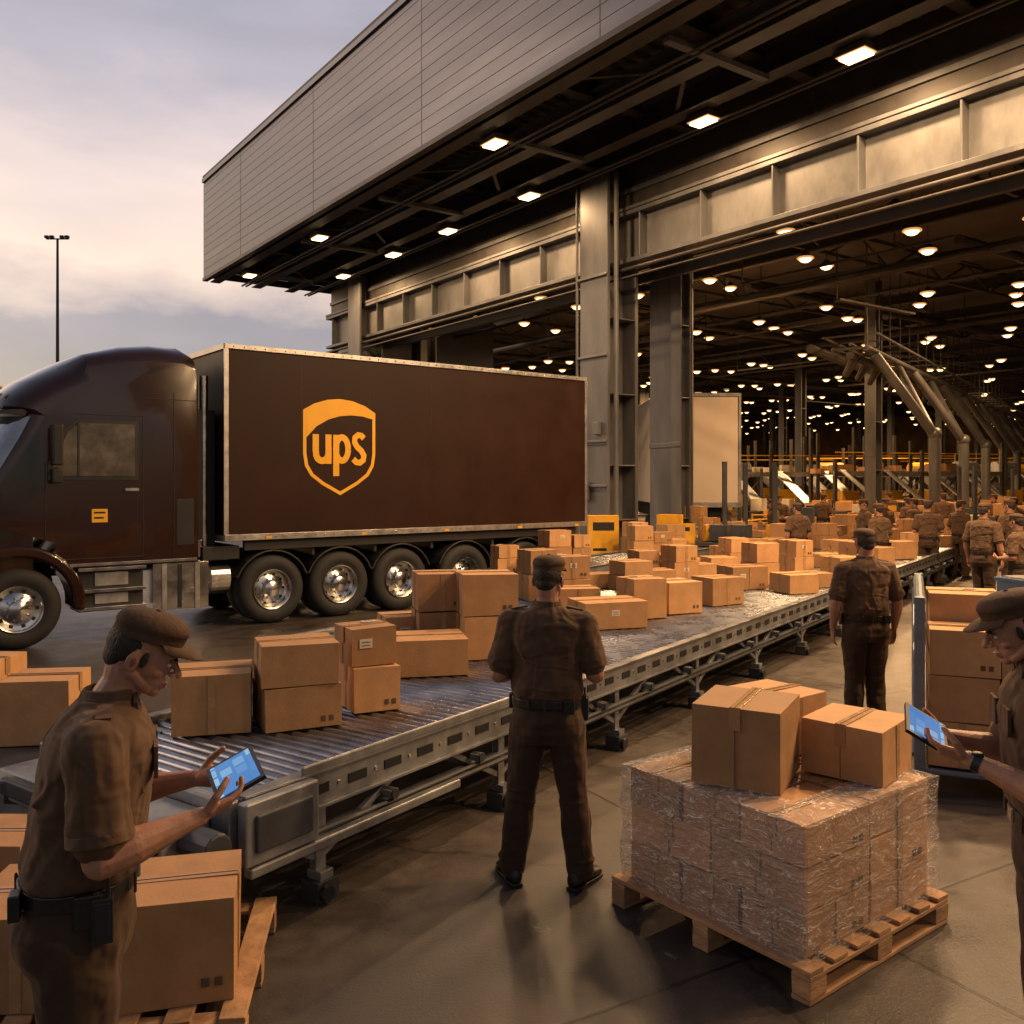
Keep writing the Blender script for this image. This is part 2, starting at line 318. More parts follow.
# ---------------------------------------------------------------- conveyors
CA=rad(54.8);CO=Vector((-.77,5.07,0));CU=Vector((math.cos(CA),math.sin(CA),0));CN=Vector((-math.sin(CA),math.cos(CA),0))
def cw(s,n,z=0): p=CO+CU*s+CN*n;return (p.x,p.y,z)
def conveyor(name,loc,rot,L0,L1,W,H,leg=1.6,roll=.085,slots=True):
    e=empty(name,loc,rot)
    b=B()
    for yy in(-.05,W+.01):
        b.bb(L0,L1,yy,yy+.04,H-.13,H+.035,0)
        b.bb(L0,L1,yy-.02,yy+.06,H+.036,H+.052,0)
        b.bb(L0,L1,yy-.02,yy+.06,H-.148,H-.131,0)
        b.bb(L0,L1,yy,yy+.04,H-.30,H-.25,1)
    if slots:
        x=L0+.2
        while x<L1-.2:
            b.box((x,-.0525,H-.05),(.14,.006,.055),2);b.box((x+.14,-.053,H-.05),(.02,.008,.02),3);x+=.28
    b.obj('side_rail',[M_conv,M_convd,M_black,M_chrome],e,bevel=.004)
    b=B();x=L0+.05
    while x<L1-.03:
        b.cyl((x,0,H-.02),(x,W,H-.02),.034,m=0,n=10);x+=roll
    b.obj('rollers',M_roller,e,smooth=True,ang=50)
    b=B();b.bb(L0,L1,.02,W-.02,H-.11,H-.09);b.obj('under_pan',M_convd,e)
    b=B();x=L0+.5
    while x<L1:
        for yy in(-.02,W+.02):
            b.bar((x,yy,.1),(x,yy,H-.13),.07,.05,0)
            b.box((x,yy-.02,.055),(.15,.13,.11),1);b.box((x,yy-.02,.13),(.09,.1,.05),0)
            b.bar((x+.03,yy,.22),(x+.55,yy,H-.15),.035,.035,0)
            b.bar((x-.03,yy,.22),(x-.5,yy,H-.15),.035,.035,0)
            b.cyl((x-.03,yy-.09,.055),(x-.03,yy-.12,.055),.045,m=2)
        b.bar((x,0,.25),(x,W,.25),.05,.05,0)
        x+=leg
    b.obj('legs',[M_conv,M_convd,M_black],e,bevel=.004)
    return e
WC=1.62
e=conveyor('roller_conveyor',tuple(CO),CA,-.95,25,WC,.62)
b=B()
b.bb(-1.03,-.97,-.05,WC+.05,.40,.66,0);b.bb(-1.30,-1.035,.08,WC-.05,.44,.60,0);b.bb(-1.32,-1.28,.1,WC-.1,.47,.56,1)
b.cyl((-1.15,-.14,.5),(-1.15,.07,.5),.075,m=1);b.bb(-1.0,-.55,-.14,-.075,.36,.66,0);b.bb(-.95,-.6,-.16,-.141,.42,.60,1)
b.bb(-.97,.6,-.14,-.08,.30,.35,0);b.bb(-.6,1.6,-.075,-.055,.67,.72,0)
b.obj('end_drive_housing',[M_conv,M_convd],e,bevel=.012)
b=B();x=0
while x<24: b.bb(x,x+.06,-.12,-.055,.40,.44,0);b.cyl((x+.03,-.13,.42),(x+.03,-.055,.42),.03,m=1,n=8);x+=.8
b.cyl((-.9,-.09,.34),(25,-.09,.34),.018,m=1,n=6);b.cyl((-.9,-.10,.38),(25,-.10,.38),.012,m=1,n=6)
b.obj('cable_run_and_brackets',[M_conv,M_convd],e)
conveyor('roller_conveyor',cw(2.2,2.2),CA,0,25,1.15,.58)
conveyor('roller_conveyor',cw(8,4.4),CA,0,22,1.15,.62,slots=False)
conveyor('roller_conveyor',(8.3,12.6,0),CA,0,24,1.1,.62,slots=False,roll=.12)
conveyor('roller_conveyor',(11.0,12.6,0),CA,0,24,1.1,.62,slots=False,roll=.12)
e=conveyor('belt_conveyor',(-7.3,5.55,0),rad(-8),0,5.0,1.0,.50,roll=.3)
b=B();b.bb(0.02,4.95,.01,.99,.495,.525);b.obj('belt',M_belt,e,bevel=.01)
Z=.64
def hb(x,y,l,w_,h,rot,z=Z,**k): return cbox(x,y,z,l,w_,h,rad(rot),**k)
hb(-1.86,5.60,.46,.42,.36,16,label=False)
hb(-1.37,5.72,.47,.42,.26,26); hb(-1.37,5.71,.47,.41,.25,22,z=Z+.268,label=False)
hb(-.97,6.10,.32,.34,.29,28); hb(-1.0,6.12,.32,.32,.25,32,z=Z+.298,label=True)
hb(-1.62,7.0,.62,.44,.16,14)
hb(-.70,7.25,.62,.50,.28,12)
hb(-1.0,8.25,.4,.36,.30,20)
hb(-.66,8.15,.44,.42,.36,16);hb(-.66,8.16,.44,.42,.33,14,z=Z+.37)
hb(-.24,7.9,.46,.42,.36,16);hb(-.23,7.91,.48,.44,.35,13,z=Z+.37)
hb(1.0,9.5,.70,.5,.27,18);hb(1.45,10.1,.42,.38,.44,24);hb(1.9,10.5,.46,.42,.36,26);hb(.72,10.35,.5,.4,.3,14)
hb(2.55,11.2,.5,.4,.33,30)
hb(-2.98,5.75,.42,.42,.40,8,z=.53);hb(-3.5,5.9,.4,.42,.48,-4,z=.53)
random.seed(11)
def row(o,s0,s1,ns,zt,p,st=.8):
    s=s0
    while s<s1:
        for n_ in ns:
            if random.random()<p:
                l=random.uniform(.36,.56);w_=random.uniform(.32,.45);h=random.uniform(.18,.34)
                q=Vector(o)+CU*(s+random.uniform(-.1,.1))+CN*n_;r0=CA-rad(35)+random.uniform(-.12,.12)
                cbox(q.x,q.y,zt,l,w_,h,r0)
                if random.random()<.45: cbox(q.x,q.y,zt+h+.008,l*.95,w_*.95,h*.9,r0+.07)
        s+=st
row(CO,8.6,24.5,(.4,1.15),Z,.62)
row(cw(0,2.2),6.2,26,(.3,.85),.60,.6)
row(cw(0,4.4),8.5,29,(.3,.85),Z,.6)
row((8.3,12.6,0),.5,22,(.3,.8),Z,.55)
row((11.0,12.6,0),.5,22,(.3,.8),Z,.55)
# ---------------------------------------------------------------- pallets
def pallet(loc,rot,L_=1.1,W_=1.1):
    b=B();n=7
    for i in range(n):
        x=-L_/2+.05+i*(L_-.1)/(n-1);b.box((x,0,.133),(.1,W_,.02),0,jit=.002)
    for yy in(-W_/2+.045,0,W_/2-.045):
        b.box((0,yy,.112),(L_,.09,.02),0,jit=.002)
        for x in(-L_/2+.06,0,L_/2-.06): b.box((x,yy,.062),(.12,.09,.078),0,jit=.002)
        b.box((0,yy,.012),(L_,.09,.02),0,jit=.001)
    return b.obj('wooden_pallet',M_wood,bevel=.003,loc=loc,rotz=rot)
PA=rad(38);PC=Vector((1.23,3.74,0))+Vector((math.cos(PA),math.sin(PA),0))*.55+Vector((-math.sin(PA),math.cos(PA),0))*.55
pallet(tuple(PC),PA,1.16,1.16)
def pl(x,y): 
    return (PC.x+math.cos(PA)*x-math.sin(PA)*y, PC.y+math.sin(PA)*x+math.cos(PA)*y)
def pb(x,y,z,l,w_,h,dr=0,**k):
    X,Y=pl(x,y);return cbox(X,Y,z,l,w_,h,PA+rad(dr),**k)
random.seed(5)
for lay in range(3):
    z=.145+lay*.190
    ns=(3,2) if lay!=1 else (2,3)
    for ix in range(2):
        k=ns[ix];wd=1.03/k
        for iy in range(k): pb(-.26+ix*.52,-.515+wd*(iy+.5),z,.495,wd-.014,.184,random.uniform(-1.5,1.5),label=False)
pb(-.20,.03,.725,.45,.42,.375,24,label=False)
pb(.31,-.25,.725,.40,.40,.26,10,label=False);pb(.30,.26,.725,.46,.40,.30,-3,label=False)
b=B();NX=30;NZ=14;per=[]
hx=.552;hy=.552
corn=[(-hx,-hy),(hx,-hy),(hx,hy),(-hx,hy)]
for k in range(4):
    p=Vector(corn[k]);q=Vector(corn[(k+1)%4])
    for i in range(NX): per.append(p.lerp(q,i/NX))
rings=[]
for j in range(NZ+1):
    z=.10+j*(.618/NZ);ring=[]
    for p in per:
        d=.006*math.sin(p.x*31+z*23)+.005*math.sin(p.y*27-z*37)+random.uniform(-.004,.005)-(.02 if z<.13 else 0)
        ring.append(Vector((p.x*(1+d-.012),p.y*(1+d-.012),z)))
    rings.append(ring)
rings.append([Vector((p.x*.93,p.y*.93,.7225)) for p in per])
rings.append([Vector((p.x*.80,p.y*.80,.7295)) for p in per])
rings.append([Vector((p.x*.62,p.y*.62,.7290)) for p in per])
b.loft(rings,cap=False);b.obj('stretch_film_wrap',M_film,smooth=True,loc=(PC.x,PC.y,0),rotz=PA,ang=80)
pallet((-1.72,3.80,0),rad(8),1.3,1.0)
hb(-1.34,3.68,.42,.46,.40,14,z=.147,label=False);hb(-1.90,3.66,.5,.5,.36,4,z=.147)
hb(-2.45,4.3,.42,.4,.5,0,z=.0)
# ---------------------------------------------------------------- truck
TA=rad(38);TO=(-4.17,13.1,0)
T=empty('semi_truck',TO,TA)
b=B();b.bb(0,7.1,0,2.5,1.33,4.14,0);b.obj('trailer_box',M_trailer,T,bevel=.02)
b=B()
b.bb(-.02,7.12,-.025,.0,4.09,4.16,0);b.bb(-.02,7.12,-.03,.0,1.28,1.37,0)
b.bb(-.03,.04,-.022,.0,1.371,4.089,0);b.bb(7.07,7.13,-.022,.0,1.371,4.089,0)
b.bb(-.03,0,-.0,2.52,4.08,4.16,0);b.bb(-.03,0,0,2.52,1.27,1.36,0)
x=.12
while x<7:
    for z in(4.125,1.325):b.cyl((x,-.02,z),(x,-.036,z),.012,m=1,n=6)
    x+=.16
for x in(.6,2.2,3.8,5.4,6.8): b.bb(x,x+.1,-.036,-.031,1.29,1.33,2)
b.obj('aluminium_trim',[M_alu,M_chrome,M_sfy],T,bevel=.004)
b=B()
for i in range(1,6):
    x=i*7.1/6
    b.bb(x-.002,x+.002,-.002,.0,1.38,4.08,0)
b.obj('panel_seams',M_black,T)
def shield(sx,sz):
    h=[(0,1.0),(.35,.97),(.7,.88),(1,.74),(1,.2),(1,-.15),(.95,-.4),(.8,-.6),(.5,-.78),(0,-1.0)]
    pts=h+[(-x,y) for x,y in h[-2:0:-1]]
    return [(x*sx,y*sz) for x,y in pts]
LX,LZ=1.84,2.69
o=shield(.63,.76);i_=shield(.575,.70);n=len(o)
b=B();vs=[(LX+x,-.006,LZ+z) for x,z in o]+[(LX+x,-.006,LZ+z) for x,z in i_]
b.add(vs,[(k,(k+1)%n,n+(k+1)%n,n+k) for k in range(n)])
top=[(-.575,.52),(-.40,.62),(-.2,.68),(0,.70),(.2,.68),(.40,.62),(.575,.52)];low=[(.575,.46),(.40,.50),(.2,.51),(0,.49),(-.2,.43),(-.40,.32),(-.575,.14)]
tp=[(LX+x,-.008,LZ+z) for x,z in top]+[(LX+x,-.008,LZ+z) for x,z in low]
m_=len(top)
b.add(tp,[(k,k+1,2*m_-2-k,2*m_-1-k) for k in range(m_-1)])
def ribbon(pts,wd,y):
    P=[Vector((p[0]*.6,p[1]*.74)) for p in pts];vs=[]
    for k,p in enumerate(P):
        t=(P[min(k+1,len(P)-1)]-P[max(k-1,0)]).normalized();nn=Vector((-t.y,t.x))*wd/2
        vs+=[(LX+p.x+nn.x,y,LZ+p.y+nn.y),(LX+p.x-nn.x,y,LZ+p.y-nn.y)]
    b.add(vs,[(2*k,2*k+1,2*k+3,2*k+2) for k in range(len(P)-1)])
ribbon([(-.70,.26),(-.70,-.08)]+[(-.52+.18*math.cos(a),-.12-.18*math.sin(a)) for a in [math.pi-j*math.pi/8 for j in range(1,8)]]+[(-.34,-.08),(-.34,.26)],.105,-.010)
ribbon([(-.34,.0),(-.34,-.36)],.105,-.012)
ribbon([(-.12,.26),(-.12,-.62)],.105,-.012)
ribbon([(.05+.18*math.cos(a),-.04+.25*math.sin(a)) for a in [2*math.pi*j/24 for j in range(25)]],.10,-.010)
ribbon([(.70,.20),(.62,.26),(.52,.27),(.43,.21),(.42,.11),(.50,.01),(.62,-.07),(.70,-.17),(.68,-.27),(.58,-.33),(.47,-.32),(.38,-.25)],.098,-.010)
b.obj('shield_emblem',M_yellow,T)
b=B()
for yy in(.75,1.6): b.bb(-3.9,6.9,yy,yy+.12,.85,1.05,0)
b.bb(.3,6.9,.05,.12,1.12,1.27,0)
WT=(.75,1.88,3.0,4.3,5.65)
for t in WT: b.cyl((t,.3,.52),(t,2.2,.52),.09,m=0)
for x in(1.4,2.5,3.6,4.9,6.3): b.bb(x,x+.06,.1,2.3,1.0,1.2,0)
for t in WT:
    pts=[]
    for a in range(20,161,14): pts.append((t+.60*math.cos(rad(a)),.52+.60*math.sin(rad(a))))
    inner=[(t+(p[0]-t)*.955,.52+(p[1]-.52)*.955) for p in pts][::-1]
    b.prism(pts+inner,lambda p,y:(p[0],y,p[1]),.04,.7,0)
b.bb(6.4,6.43,.05,.65,.2,1.0,0)
b.bb(-.3,0.25,.1,2.3,1.0,1.2,0)
b.obj('chassis_frame',M_chassis,T,bevel=.01)
def wheel(t,y0,side,front=False,name='wheel'):
    b=B();ax=(0,side,0)
    tyre=[(.30,.03),(.33,.0),(.40,-.015),(.46,0),(.50,.03),(.52,.07),(.52,.11),(.508,.115),(.508,.13),(.52,.135),(.52,.18),(.508,.185),(.508,.2),(.52,.205),(.52,.24),(.49,.28),(.3,.27)]
    b.lathe((t,y0,.52),ax,tyre,0,40)
    if front: rim=[(.315,.035),(.30,-.005),(.285,.0),(.275,.04),(.22,.055),(.17,.02),(.12,.0),(.11,-.05),(.06,-.075),(0,-.08)]
    else: rim=[(.315,.035),(.30,-.005),(.285,.0),(.27,.10),(.22,.14),(.17,.13),(.13,.11),(.115,.02),(.07,-.0),(0,-.005)]
    b.lathe((t,y0,.52),ax,rim,1,40)
    for k in range(10):
        a=2*math.pi*k/10
        hx,hz=math.cos(a),math.sin(a)
        off=.052 if front else .132
        b.cyl((t+hx*.235,y0+side*(off-.006),.52+hz*.235),(t+hx*.235,y0+side*(off+.02),.52+hz*.235),.026,m=2,n=10)
        off=.01 if front else .118
        b.cyl((t+hx*.15,y0+side*(off-.03),.52+hz*.15),(t+hx*.15,y0+side*(off+.03),.52+hz*.15),.014,m=1,n=6)
    b.obj(name,[M_rubber,M_chrome,M_black],T,smooth=True)
for t in WT:
    wheel(t,.06,1);wheel(t,2.42,-1)
    b=B();b.lathe((t,.38,.52),(0,1,0),[(.3,0),(.5,.02),(.52,.06),(.52,.2),(.5,.25),(.3,.27)],0,32);b.obj('inner_tyre',M_rubber,T,smooth=True)
wheel(-2.68,.02,1,True);wheel(-2.68,2.44,-1,True)
fn=lambda p,y:(p[0],y,p[1])
def cabring(y,ins,drop):
    pts=[(-.38,1.0),(-.38,2.4),(-.38,3.75),(-.42,4.02),(-.6,4.12),(-1.0,4.12),(-1.4,4.06),(-1.85,3.92),(-2.3,3.70),(-2.65,3.48),(-2.92,3.24),(-2.98,3.14),(-2.86,3.04),(-3.02,2.7),(-3.28,2.22),(-3.32,2.0),(-3.32,1.7),(-2.25,1.35),(-2.15,1.0)]
    r_=[]
    for x,z in pts:
        zz=z-drop*(max(0,z-2.9)/1.2) ; xx=x+ins*(1 if x<-2.2 and z>1.9 else 0)
        r_.append(Vector((xx,y,zz)))
    return r_
CY=((.055,.50,.30),(.085,.40,.20),(.16,.28,.12),(.35,.13,.05),(.8,.03,.02),(1.25,0,0),(1.7,.03,.02),(2.15,.13,.05),(2.34,.28,.12),(2.415,.40,.20),(2.445,.50,.30))
b=B();b.loft([cabring(*q) for q in CY]);b.obj('cab_body',M_paint,T,smooth=True,ang=30)
def wsp(y,ins,z,off=.014):
    if z>=2.7: x=-2.86-(3.04-z)/.34*.16
    else: x=-3.02-(2.7-z)/.48*.26
    return Vector((x+ins-off,y,z))
b=B();ys=[(.10,.375),(.16,.28),(.35,.13),(.8,.03),(1.2,.0)]
for side in(0,1):
    vs=[];fs=[]
    yy=ys if side==0 else [(2.5-y,i) for y,i in ys]
    for y,i1 in yy: vs+=[wsp(y,i1,2.27),wsp(y,i1,2.7),wsp(y,i1,2.99)]
    for k in range(len(ys)-1): a=k*3;fs+=[(a,a+3,a+4,a+1),(a+1,a+4,a+5,a+2)]
    b.add(vs,fs)
b.obj('windshield',M_glass,T,smooth=True)
b=B()
b.prism([(-1.25,2.22),(-1.25,2.93),(-1.95,2.93),(-2.10,2.8),(-2.27,2.38),(-2.27,2.22)],fn,.036,.06,0)
b.prism([(-1.20,2.17),(-1.20,2.98),(-1.98,2.98),(-2.15,2.83),(-2.33,2.38),(-2.33,2.17)],fn,.044,.065,1)
b.bb(-1.98,-1.95,.030,.05,2.22,2.92,1)
for x0,z0,x1,z1 in((-1.14,1.12,-1.14,3.05),(-2.36,1.4,-2.36,2.4),(-1.14,1.12,-2.36,1.12),(-1.14,3.05,-2.0,3.05),(-.72,1.1,-.72,3.4),(-.38,3.3,-1.1,3.3)):
    b.bb(min(x0,x1)-.006,max(x0,x1)+.006,.048,.07,min(z0,z1)-.006,max(z0,z1)+.006,1)
b.bb(-1.38,-1.20,.02,.056,2.02,2.06,2)
b.bb(-1.80,-1.60,.043,.056,1.60,1.78,3)
b.bb(-1.77,-1.63,.040,.045,1.72,1.745,1);b.bb(-1.77,-1.65,.040,.045,1.65,1.675,1)
b.bb(-.68,-.44,.05,.07,1.25,1.9,1)
b.bb(-2.3,-.4,.035,.07,1.02,1.06,2)
b.obj('door_and_side_window',[M_glass2,M_black,M_chrome,M_yellow],T,bevel=.004)
b=B();b.loft([[wsp(y,i1,z,.03+q) for z,q in((2.99,.0),(3.02,.20),(3.07,.22),(3.10,.0))] for y,i1 in[(.12,.33),(.35,.13),(.8,.03),(1.25,0),(1.7,.03),(2.15,.13),(2.38,.33)]])
b.obj('sun_visor',M_paint,T,bevel=.006)
b=B()
for y in(.5,.85,1.25,1.65,2.0): b.ellip((-2.84,y,3.38),(.06,.05,.03),0,8,6)
b.obj('marker_lights',M_sfy,T,smooth=True)
def hr(x,w2,zt,zb):
    c=1.25;pts=[]
    for a in range(0,13):
        th=math.pi*a/12
        cx=math.cos(th);sx=math.sin(th)
        pts.append(Vector((x,c-w2*math.copysign(abs(cx)**.45,cx),zb+(zt-zb)*(.62+.38*sx**.6) if sx>.01 else zb+(zt-zb)*.62)))
    pts=[Vector((x,c-w2,zb))]+pts+[Vector((x,c+w2,zb))]
    return pts
b=B();b.loft([hr(-2.5,1.19,2.20,1.0),hr(-3.0,1.12,2.23,1.0),hr(-3.5,1.02,2.15,1.0),hr(-4.0,.92,2.03,1.0),hr(-4.4,.82,1.88,.9),hr(-4.6,.72,1.7,.9)])
b.obj('hood',M_paint,T,smooth=True)
b=B();b.bb(-4.68,-4.6,.7,1.8,.8,1.58,0)
for k in range(8):b.bb(-4.71,-4.68,.72,1.78,.85+k*.09,.89+k*.09,1)
b.bb(-4.86,-4.55,.1,2.4,.42,.78,0)
b.obj('grille_and_bumper',[M_chrome,M_black],T,bevel=.02)
b=B()
for y0,y1 in((-.02,.5),(2.0,2.52)):
    pts=[]
    for a in range(-8,189,9): pts.append((-2.68+.80*math.cos(rad(a))*(1.15 if a>90 else 1),.55+.78*math.sin(rad(a))))
    inner=[(-2.68+(p[0]+2.68)*.80,.55+(p[1]-.55)*.80) for p in pts][::-1]
    b.prism(pts+inner,fn,y0,y1,0)
    b.bb(-4.5,-3.4,y0+.06,y1,.62,1.3,0)
    b.ellip((-4.25,(y0+y1)/2,1.2),(.3,.2,.16),1)
b.obj('front_fenders',[M_paint,M_chrome],T,smooth=True,bevel=.04)
b=B()
b.box((-2.28,-.22,2.62),(.12,.22,.52),0);b.bar((-2.28,-.2,2.78),(-2.2,.08,2.78),.03,.03,0);b.bar((-2.28,-.2,2.32),(-2.2,.08,2.32),.03,.03,0)
b.box((-2.28,-.2,2.22),(.12,.18,.18),0)
b.obj('door_mirror',M_black,T,bevel=.03)
b=B()
b.bb(-1.95,-1.12,.12,.6,.40,.98,3)
for z in(.42,.66,.95): b.bb(-1.97,-1.1,.03,.3,z,z+.045,1)
b.bb(-1.75,-1.32,.10,.119,.50,.64,0);b.bb(-1.75,-1.32,.10,.119,.74,.92,0)
b.bb(-1.0,-.22,.08,.66,.34,1.0,1)
for x in(-.88,-.42): b.bb(x,x+.07,.062,.67,.33,1.018,0)
b.bb(-.66,-.60,.07,.08,.36,.98,2)
b.cyl((-.14,.42,.72),(.15,.42,.72),.25,m=1,n=24)
b.cyl((-.3,.25,1.3),(-.3,.25,1.05),.05,m=1)
b.obj('steps_and_fuel_tank',[M_alu,M_chrome,M_black,M_chassis],T,bevel=.03)
b=B();b.cyl((-.2,.35,1.0),(-.2,.35,3.7),.065,m=0,n=16);b.bb(-.38,-.05,.3,2.2,1.2,3.2,1);b.obj('exhaust_stack',[M_chrome,M_chassis],T,smooth=True)
# ---------------------------------------------------------------- warehouse building
HB=(2.52,22,0);HA=math.atan2(-.814,.581)
W=empty('warehouse_building',HB,HA)
A0,A1=-17,30
b=B();zz=9.6
while zz<13.0:
    b.bb(A0,A1,-4.85,-4.80,zz,zz+.262,0);zz+=.275
x=A0+4
while x<A1: b.bb(x-.006,x+.006,-4.855,-4.851,9.6,13.04,1);x+=6
b.bb(A0,A1,-4.80,-4.74,9.55,13.05,1)
b.bb(A0-.02,A1,-4.92,-4.4,13.06,13.2,0);b.bb(A0-.02,A1,-4.9,-4.72,9.46,9.57,1)
zz=9.6
while zz<13.0:
    b.bb(A0-.05,A0,-4.85,4,zz,zz+.262,0);zz+=.275
b.obj('fascia_siding',[M_siding,M_dark],W)
b=B();b.bb(A0,A1,-4.74,1.6,10.25,10.32,0)
x=A0+.3
while x<A1: b.bb(x,x+.1,-4.7,.2,10.17,10.249,0);x+=.35
b.bb(A0,A1,-4.9,1.6,13.21,13.3,0)
b.obj('canopy_soffit',M_deck,W)
def ib(b,p0,p1,h,wf,m=0,t=.03):
    p0=Vector(p0);p1=Vector(p1)
    b.bar(p0,p1,t,h-2*t,m);u=Vector((0,0,h/2-t/2));b.bar(p0+u,p1+u,wf,t,m);b.bar(p0-u,p1-u,wf,t,m)
b=B()
for y in(-4.45,-2.9,-1.6): ib(b,(A0,y,9.72),(A1,y,9.72),.55,.35,1 if y==-2.9 else 0)
x=A0+1
while x<A1:
    ib(b,(x,-4.6,10.0),(x,0,10.0),.34,.25);x+=3.1
x=A0+2
while x<A1:
    b.bar((x,-4.4,9.55),(x+1.5,-2.9,9.55),.08,.08);b.bar((x+1.5,-2.9,9.55),(x,-1.6,9.55),.08,.08);x+=6.2
x=A0+2.5
while x<A1: b.bar((x,-4.2,9.40),(x,-1.7,9.40),.16,.09,1);x+=5.1
b.obj('canopy_beams',[M_dark,M_steel],W)
b=B()
for y,z in((-1.15,9.30),(-1.0,9.30),(-3.6,9.36),(-3.45,9.36)): b.cyl((A0+.5,y,z),(A1,y,z),.035,m=0,n=8)
b.obj('conduits',M_dark,W)
b=B();b.bb(-16.5,A1,-.03,.03,7.4,8.45,0)
for z in(7.35,8.48): b.bb(-16.5,A1,-.28,.28,z-.05,z+.05,1)
b.bb(-16.5,A1,-.3,.3,8.54,8.62,1)
x=-16
while x<A1: b.bb(x-.02,x+.02,-.25,.25,7.4,8.43,1);x+=1.9
b.bb(-16.5,A1,-.12,.12,9.0,9.12,1);b.bb(-16.5,A1,-.06,.06,8.62,10.2,2)
b.bb(-16.5,A1,.6,.75,7.0,7.3,2);b.cyl((-16.5,-.4,7.1),(A1,-.4,7.1),.05,m=2,n=8);b.cyl((-16.5,-.45,6.9),(A1,-.45,6.9),.03,m=2,n=8)
b.obj('facade_girder',[M_girder,M_steel,M_dark],W,bevel=.01)
def hcol(b,x,y,s,z1,m=0):
    t=s*.09
    b.bb(x-s/2,x+s/2,y-s/2,y-s/2+t,0,z1,m);b.bb(x-s/2,x+s/2,y+s/2-t,y+s/2,0,z1,m)
    b.bb(x-t/2,x+t/2,y-s/2+t,y+s/2-t,0,z1,m)
    b.bb(x-s/2-.12,x+s/2+.12,y-s/2-.12,y+s/2+.12,0,.08,m)
    b.bb(x-s/2,x+s/2,y-s/2-.02,y-s/2,3.0,3.12,m)
    for z in(1.2,2.5,4.2,6): b.bb(x-s/2+.01,x+s/2-.01,y-s/2+t,y+s/2-t,z,z+.03,m)
b=B()
hcol(b,0,-.2,1.0,9.6);b.cyl((.65,-.55,0),(.65,-.55,9.4),.06,n=10);b.cyl((-.58,-.72,0),(-.58,-.72,9.4),.035,n=8)
b.box((-.25,-.78,1.9),(.3,.12,.45));b.box((.2,-.76,3.4),(.2,.1,.3))
for z in(2.0,3.06,5.1,7.0): b.bb(-.54,.54,-.76,-.71,z,z+.06)
hcol(b,-.35,2.3,.8,9.2);hcol(b,.55,1.7,.35,9.2)
hcol(b,-13.4,-.1,.95,9.6);hcol(b,-13.3,2.3,.7,9.2);hcol(b,13.5,-.2,1.0,9.6)
b.obj('facade_columns',M_steel,W,bevel=.012)
b=B();zz=0
while zz<9.5: b.bb(-17,-14.2,.5,.55,zz,zz+.27,0);zz+=.285
b.bb(-17,-14.2,.56,.62,0,9.6,1);b.bb(-17.06,-17.0,.5,8,0,9.6,0)
b.obj('end_wall_siding',[M_siding,M_dark],W)
b=B();b.bb(A0,A1,.25,78,9.9,10.0,0);b.bb(-62,A0,8,78,9.9,10.0,0);b.obj('hall_roof',M_deck,W)
b=B();y=4
while y<78:
    x0=A0 if y<8 else -62
    ib(b,(x0,y,9.45),(A1,y,9.45),.4,.3)
    y+=5
for x in range(-60,31,6):
    y0=.5 if x>A0 else 8
    b.bar((x,y0,9.7),(x,78,9.7),.12,.12);b.bar((x,y0,8.95),(x,78,8.95),.10,.10)
    y=y0;k=0
    while y<50:
        b.bar((x,y,8.95 if k%2 else 9.7),(x,y+1.6,9.7 if k%2 else 8.95),.06,.06);y+=1.6;k+=1
b.obj('hall_roof_trusses',M_dark,W)
b=B()
for x,y0 in((-14,12),(-26,12),(-38,12),(-50,12),(-2,14),(10,14)):
    for yy in range(y0,76,14): hcol(b,x,yy,.42,9.2)
b.obj('hall_columns',M_steel,W)
b=B()
for y,z in((6,8.4),(9,8.2),(13,8.5),(20,8.3)):
    b.cyl((-60 if y>8 else A0,y,z),(A1,y,z),.14 if y in(9,20) else .07,m=0,n=10)
for x in(-9,-3,4,-21,-33): b.cyl((x,8.5,8.5),(x,76,8.5),.14,m=0,n=10)
random.seed(40)
for k in range(80):
    x=random.uniform(-50,15);y=random.uniform(3 if x>A0+1 else 9,60);z=random.uniform(7.2,8.9);L_=random.uniform(3,10);w0=random.choice((.05,.08,.2))
    if random.random()<.5: b.bar((x,y,z),(x+L_,y,z),w0,.06)
    else: b.bar((x,y,z),(x,y+L_,z),w0,.06)
    b.bar((x,y,z),(x,y,9.7),.03,.03)
b.obj('ceiling_ducts',M_dark,W,smooth=True)
b=B();b.bb(-62,-61.8,8,78,0,9.9,0);b.bb(-62,A1,78,78.2,0,9.9,0);b.bb(A1,A1+.2,-2,78,0,9.9,0)
b.obj('hall_walls',M_wall,W)
def lamp_mesh():
    b=B();b.lathe((0,0,0),(0,0,1),[(.0,.16),(.07,.16),(.10,.10),(.19,.05),(.20,.02)],0,14)
    b.lathe((0,0,0),(0,0,1),[(.20,.02),(.225,-.01),(.21,-.03),(.14,-.03)],2,14)  # added glowing rim, stands in for the lamp's halo
    b.ellip((0,0,-.02),(.165,.165,.105),1,12,8);b.cyl((0,0,.16),(0,0,1.1),.012,m=0,n=5)
    return b
LM=[M_dark,M_lens,M_halo]
first=None
def hall_lamp(x,y,z):
    global first
    if first is None:
        first=lamp_mesh().obj('high_bay_lamp',LM,None,smooth=True);o=first
    else:
        o=bpy.data.objects.new('high_bay_lamp',first.data);sc.collection.objects.link(o)
    p=Matrix.Rotation(HA,4,'Z')@Vector((x,y,z))+Vector(HB);o.location=p
y=2.4;k=0
rl=random.Random(4)
while y<74:
    x=-59
    while x<20:
        if not(x<A0+2 and y<10) and rl.random()<.93:
            hall_lamp(x+(1.5 if k%2 else 0)+rl.uniform(-.3,.3),y,8.15+.3*((k*7)%3-1)+rl.uniform(-.12,.12))
        x+=3.1
    y+=2.9 ;k+=1
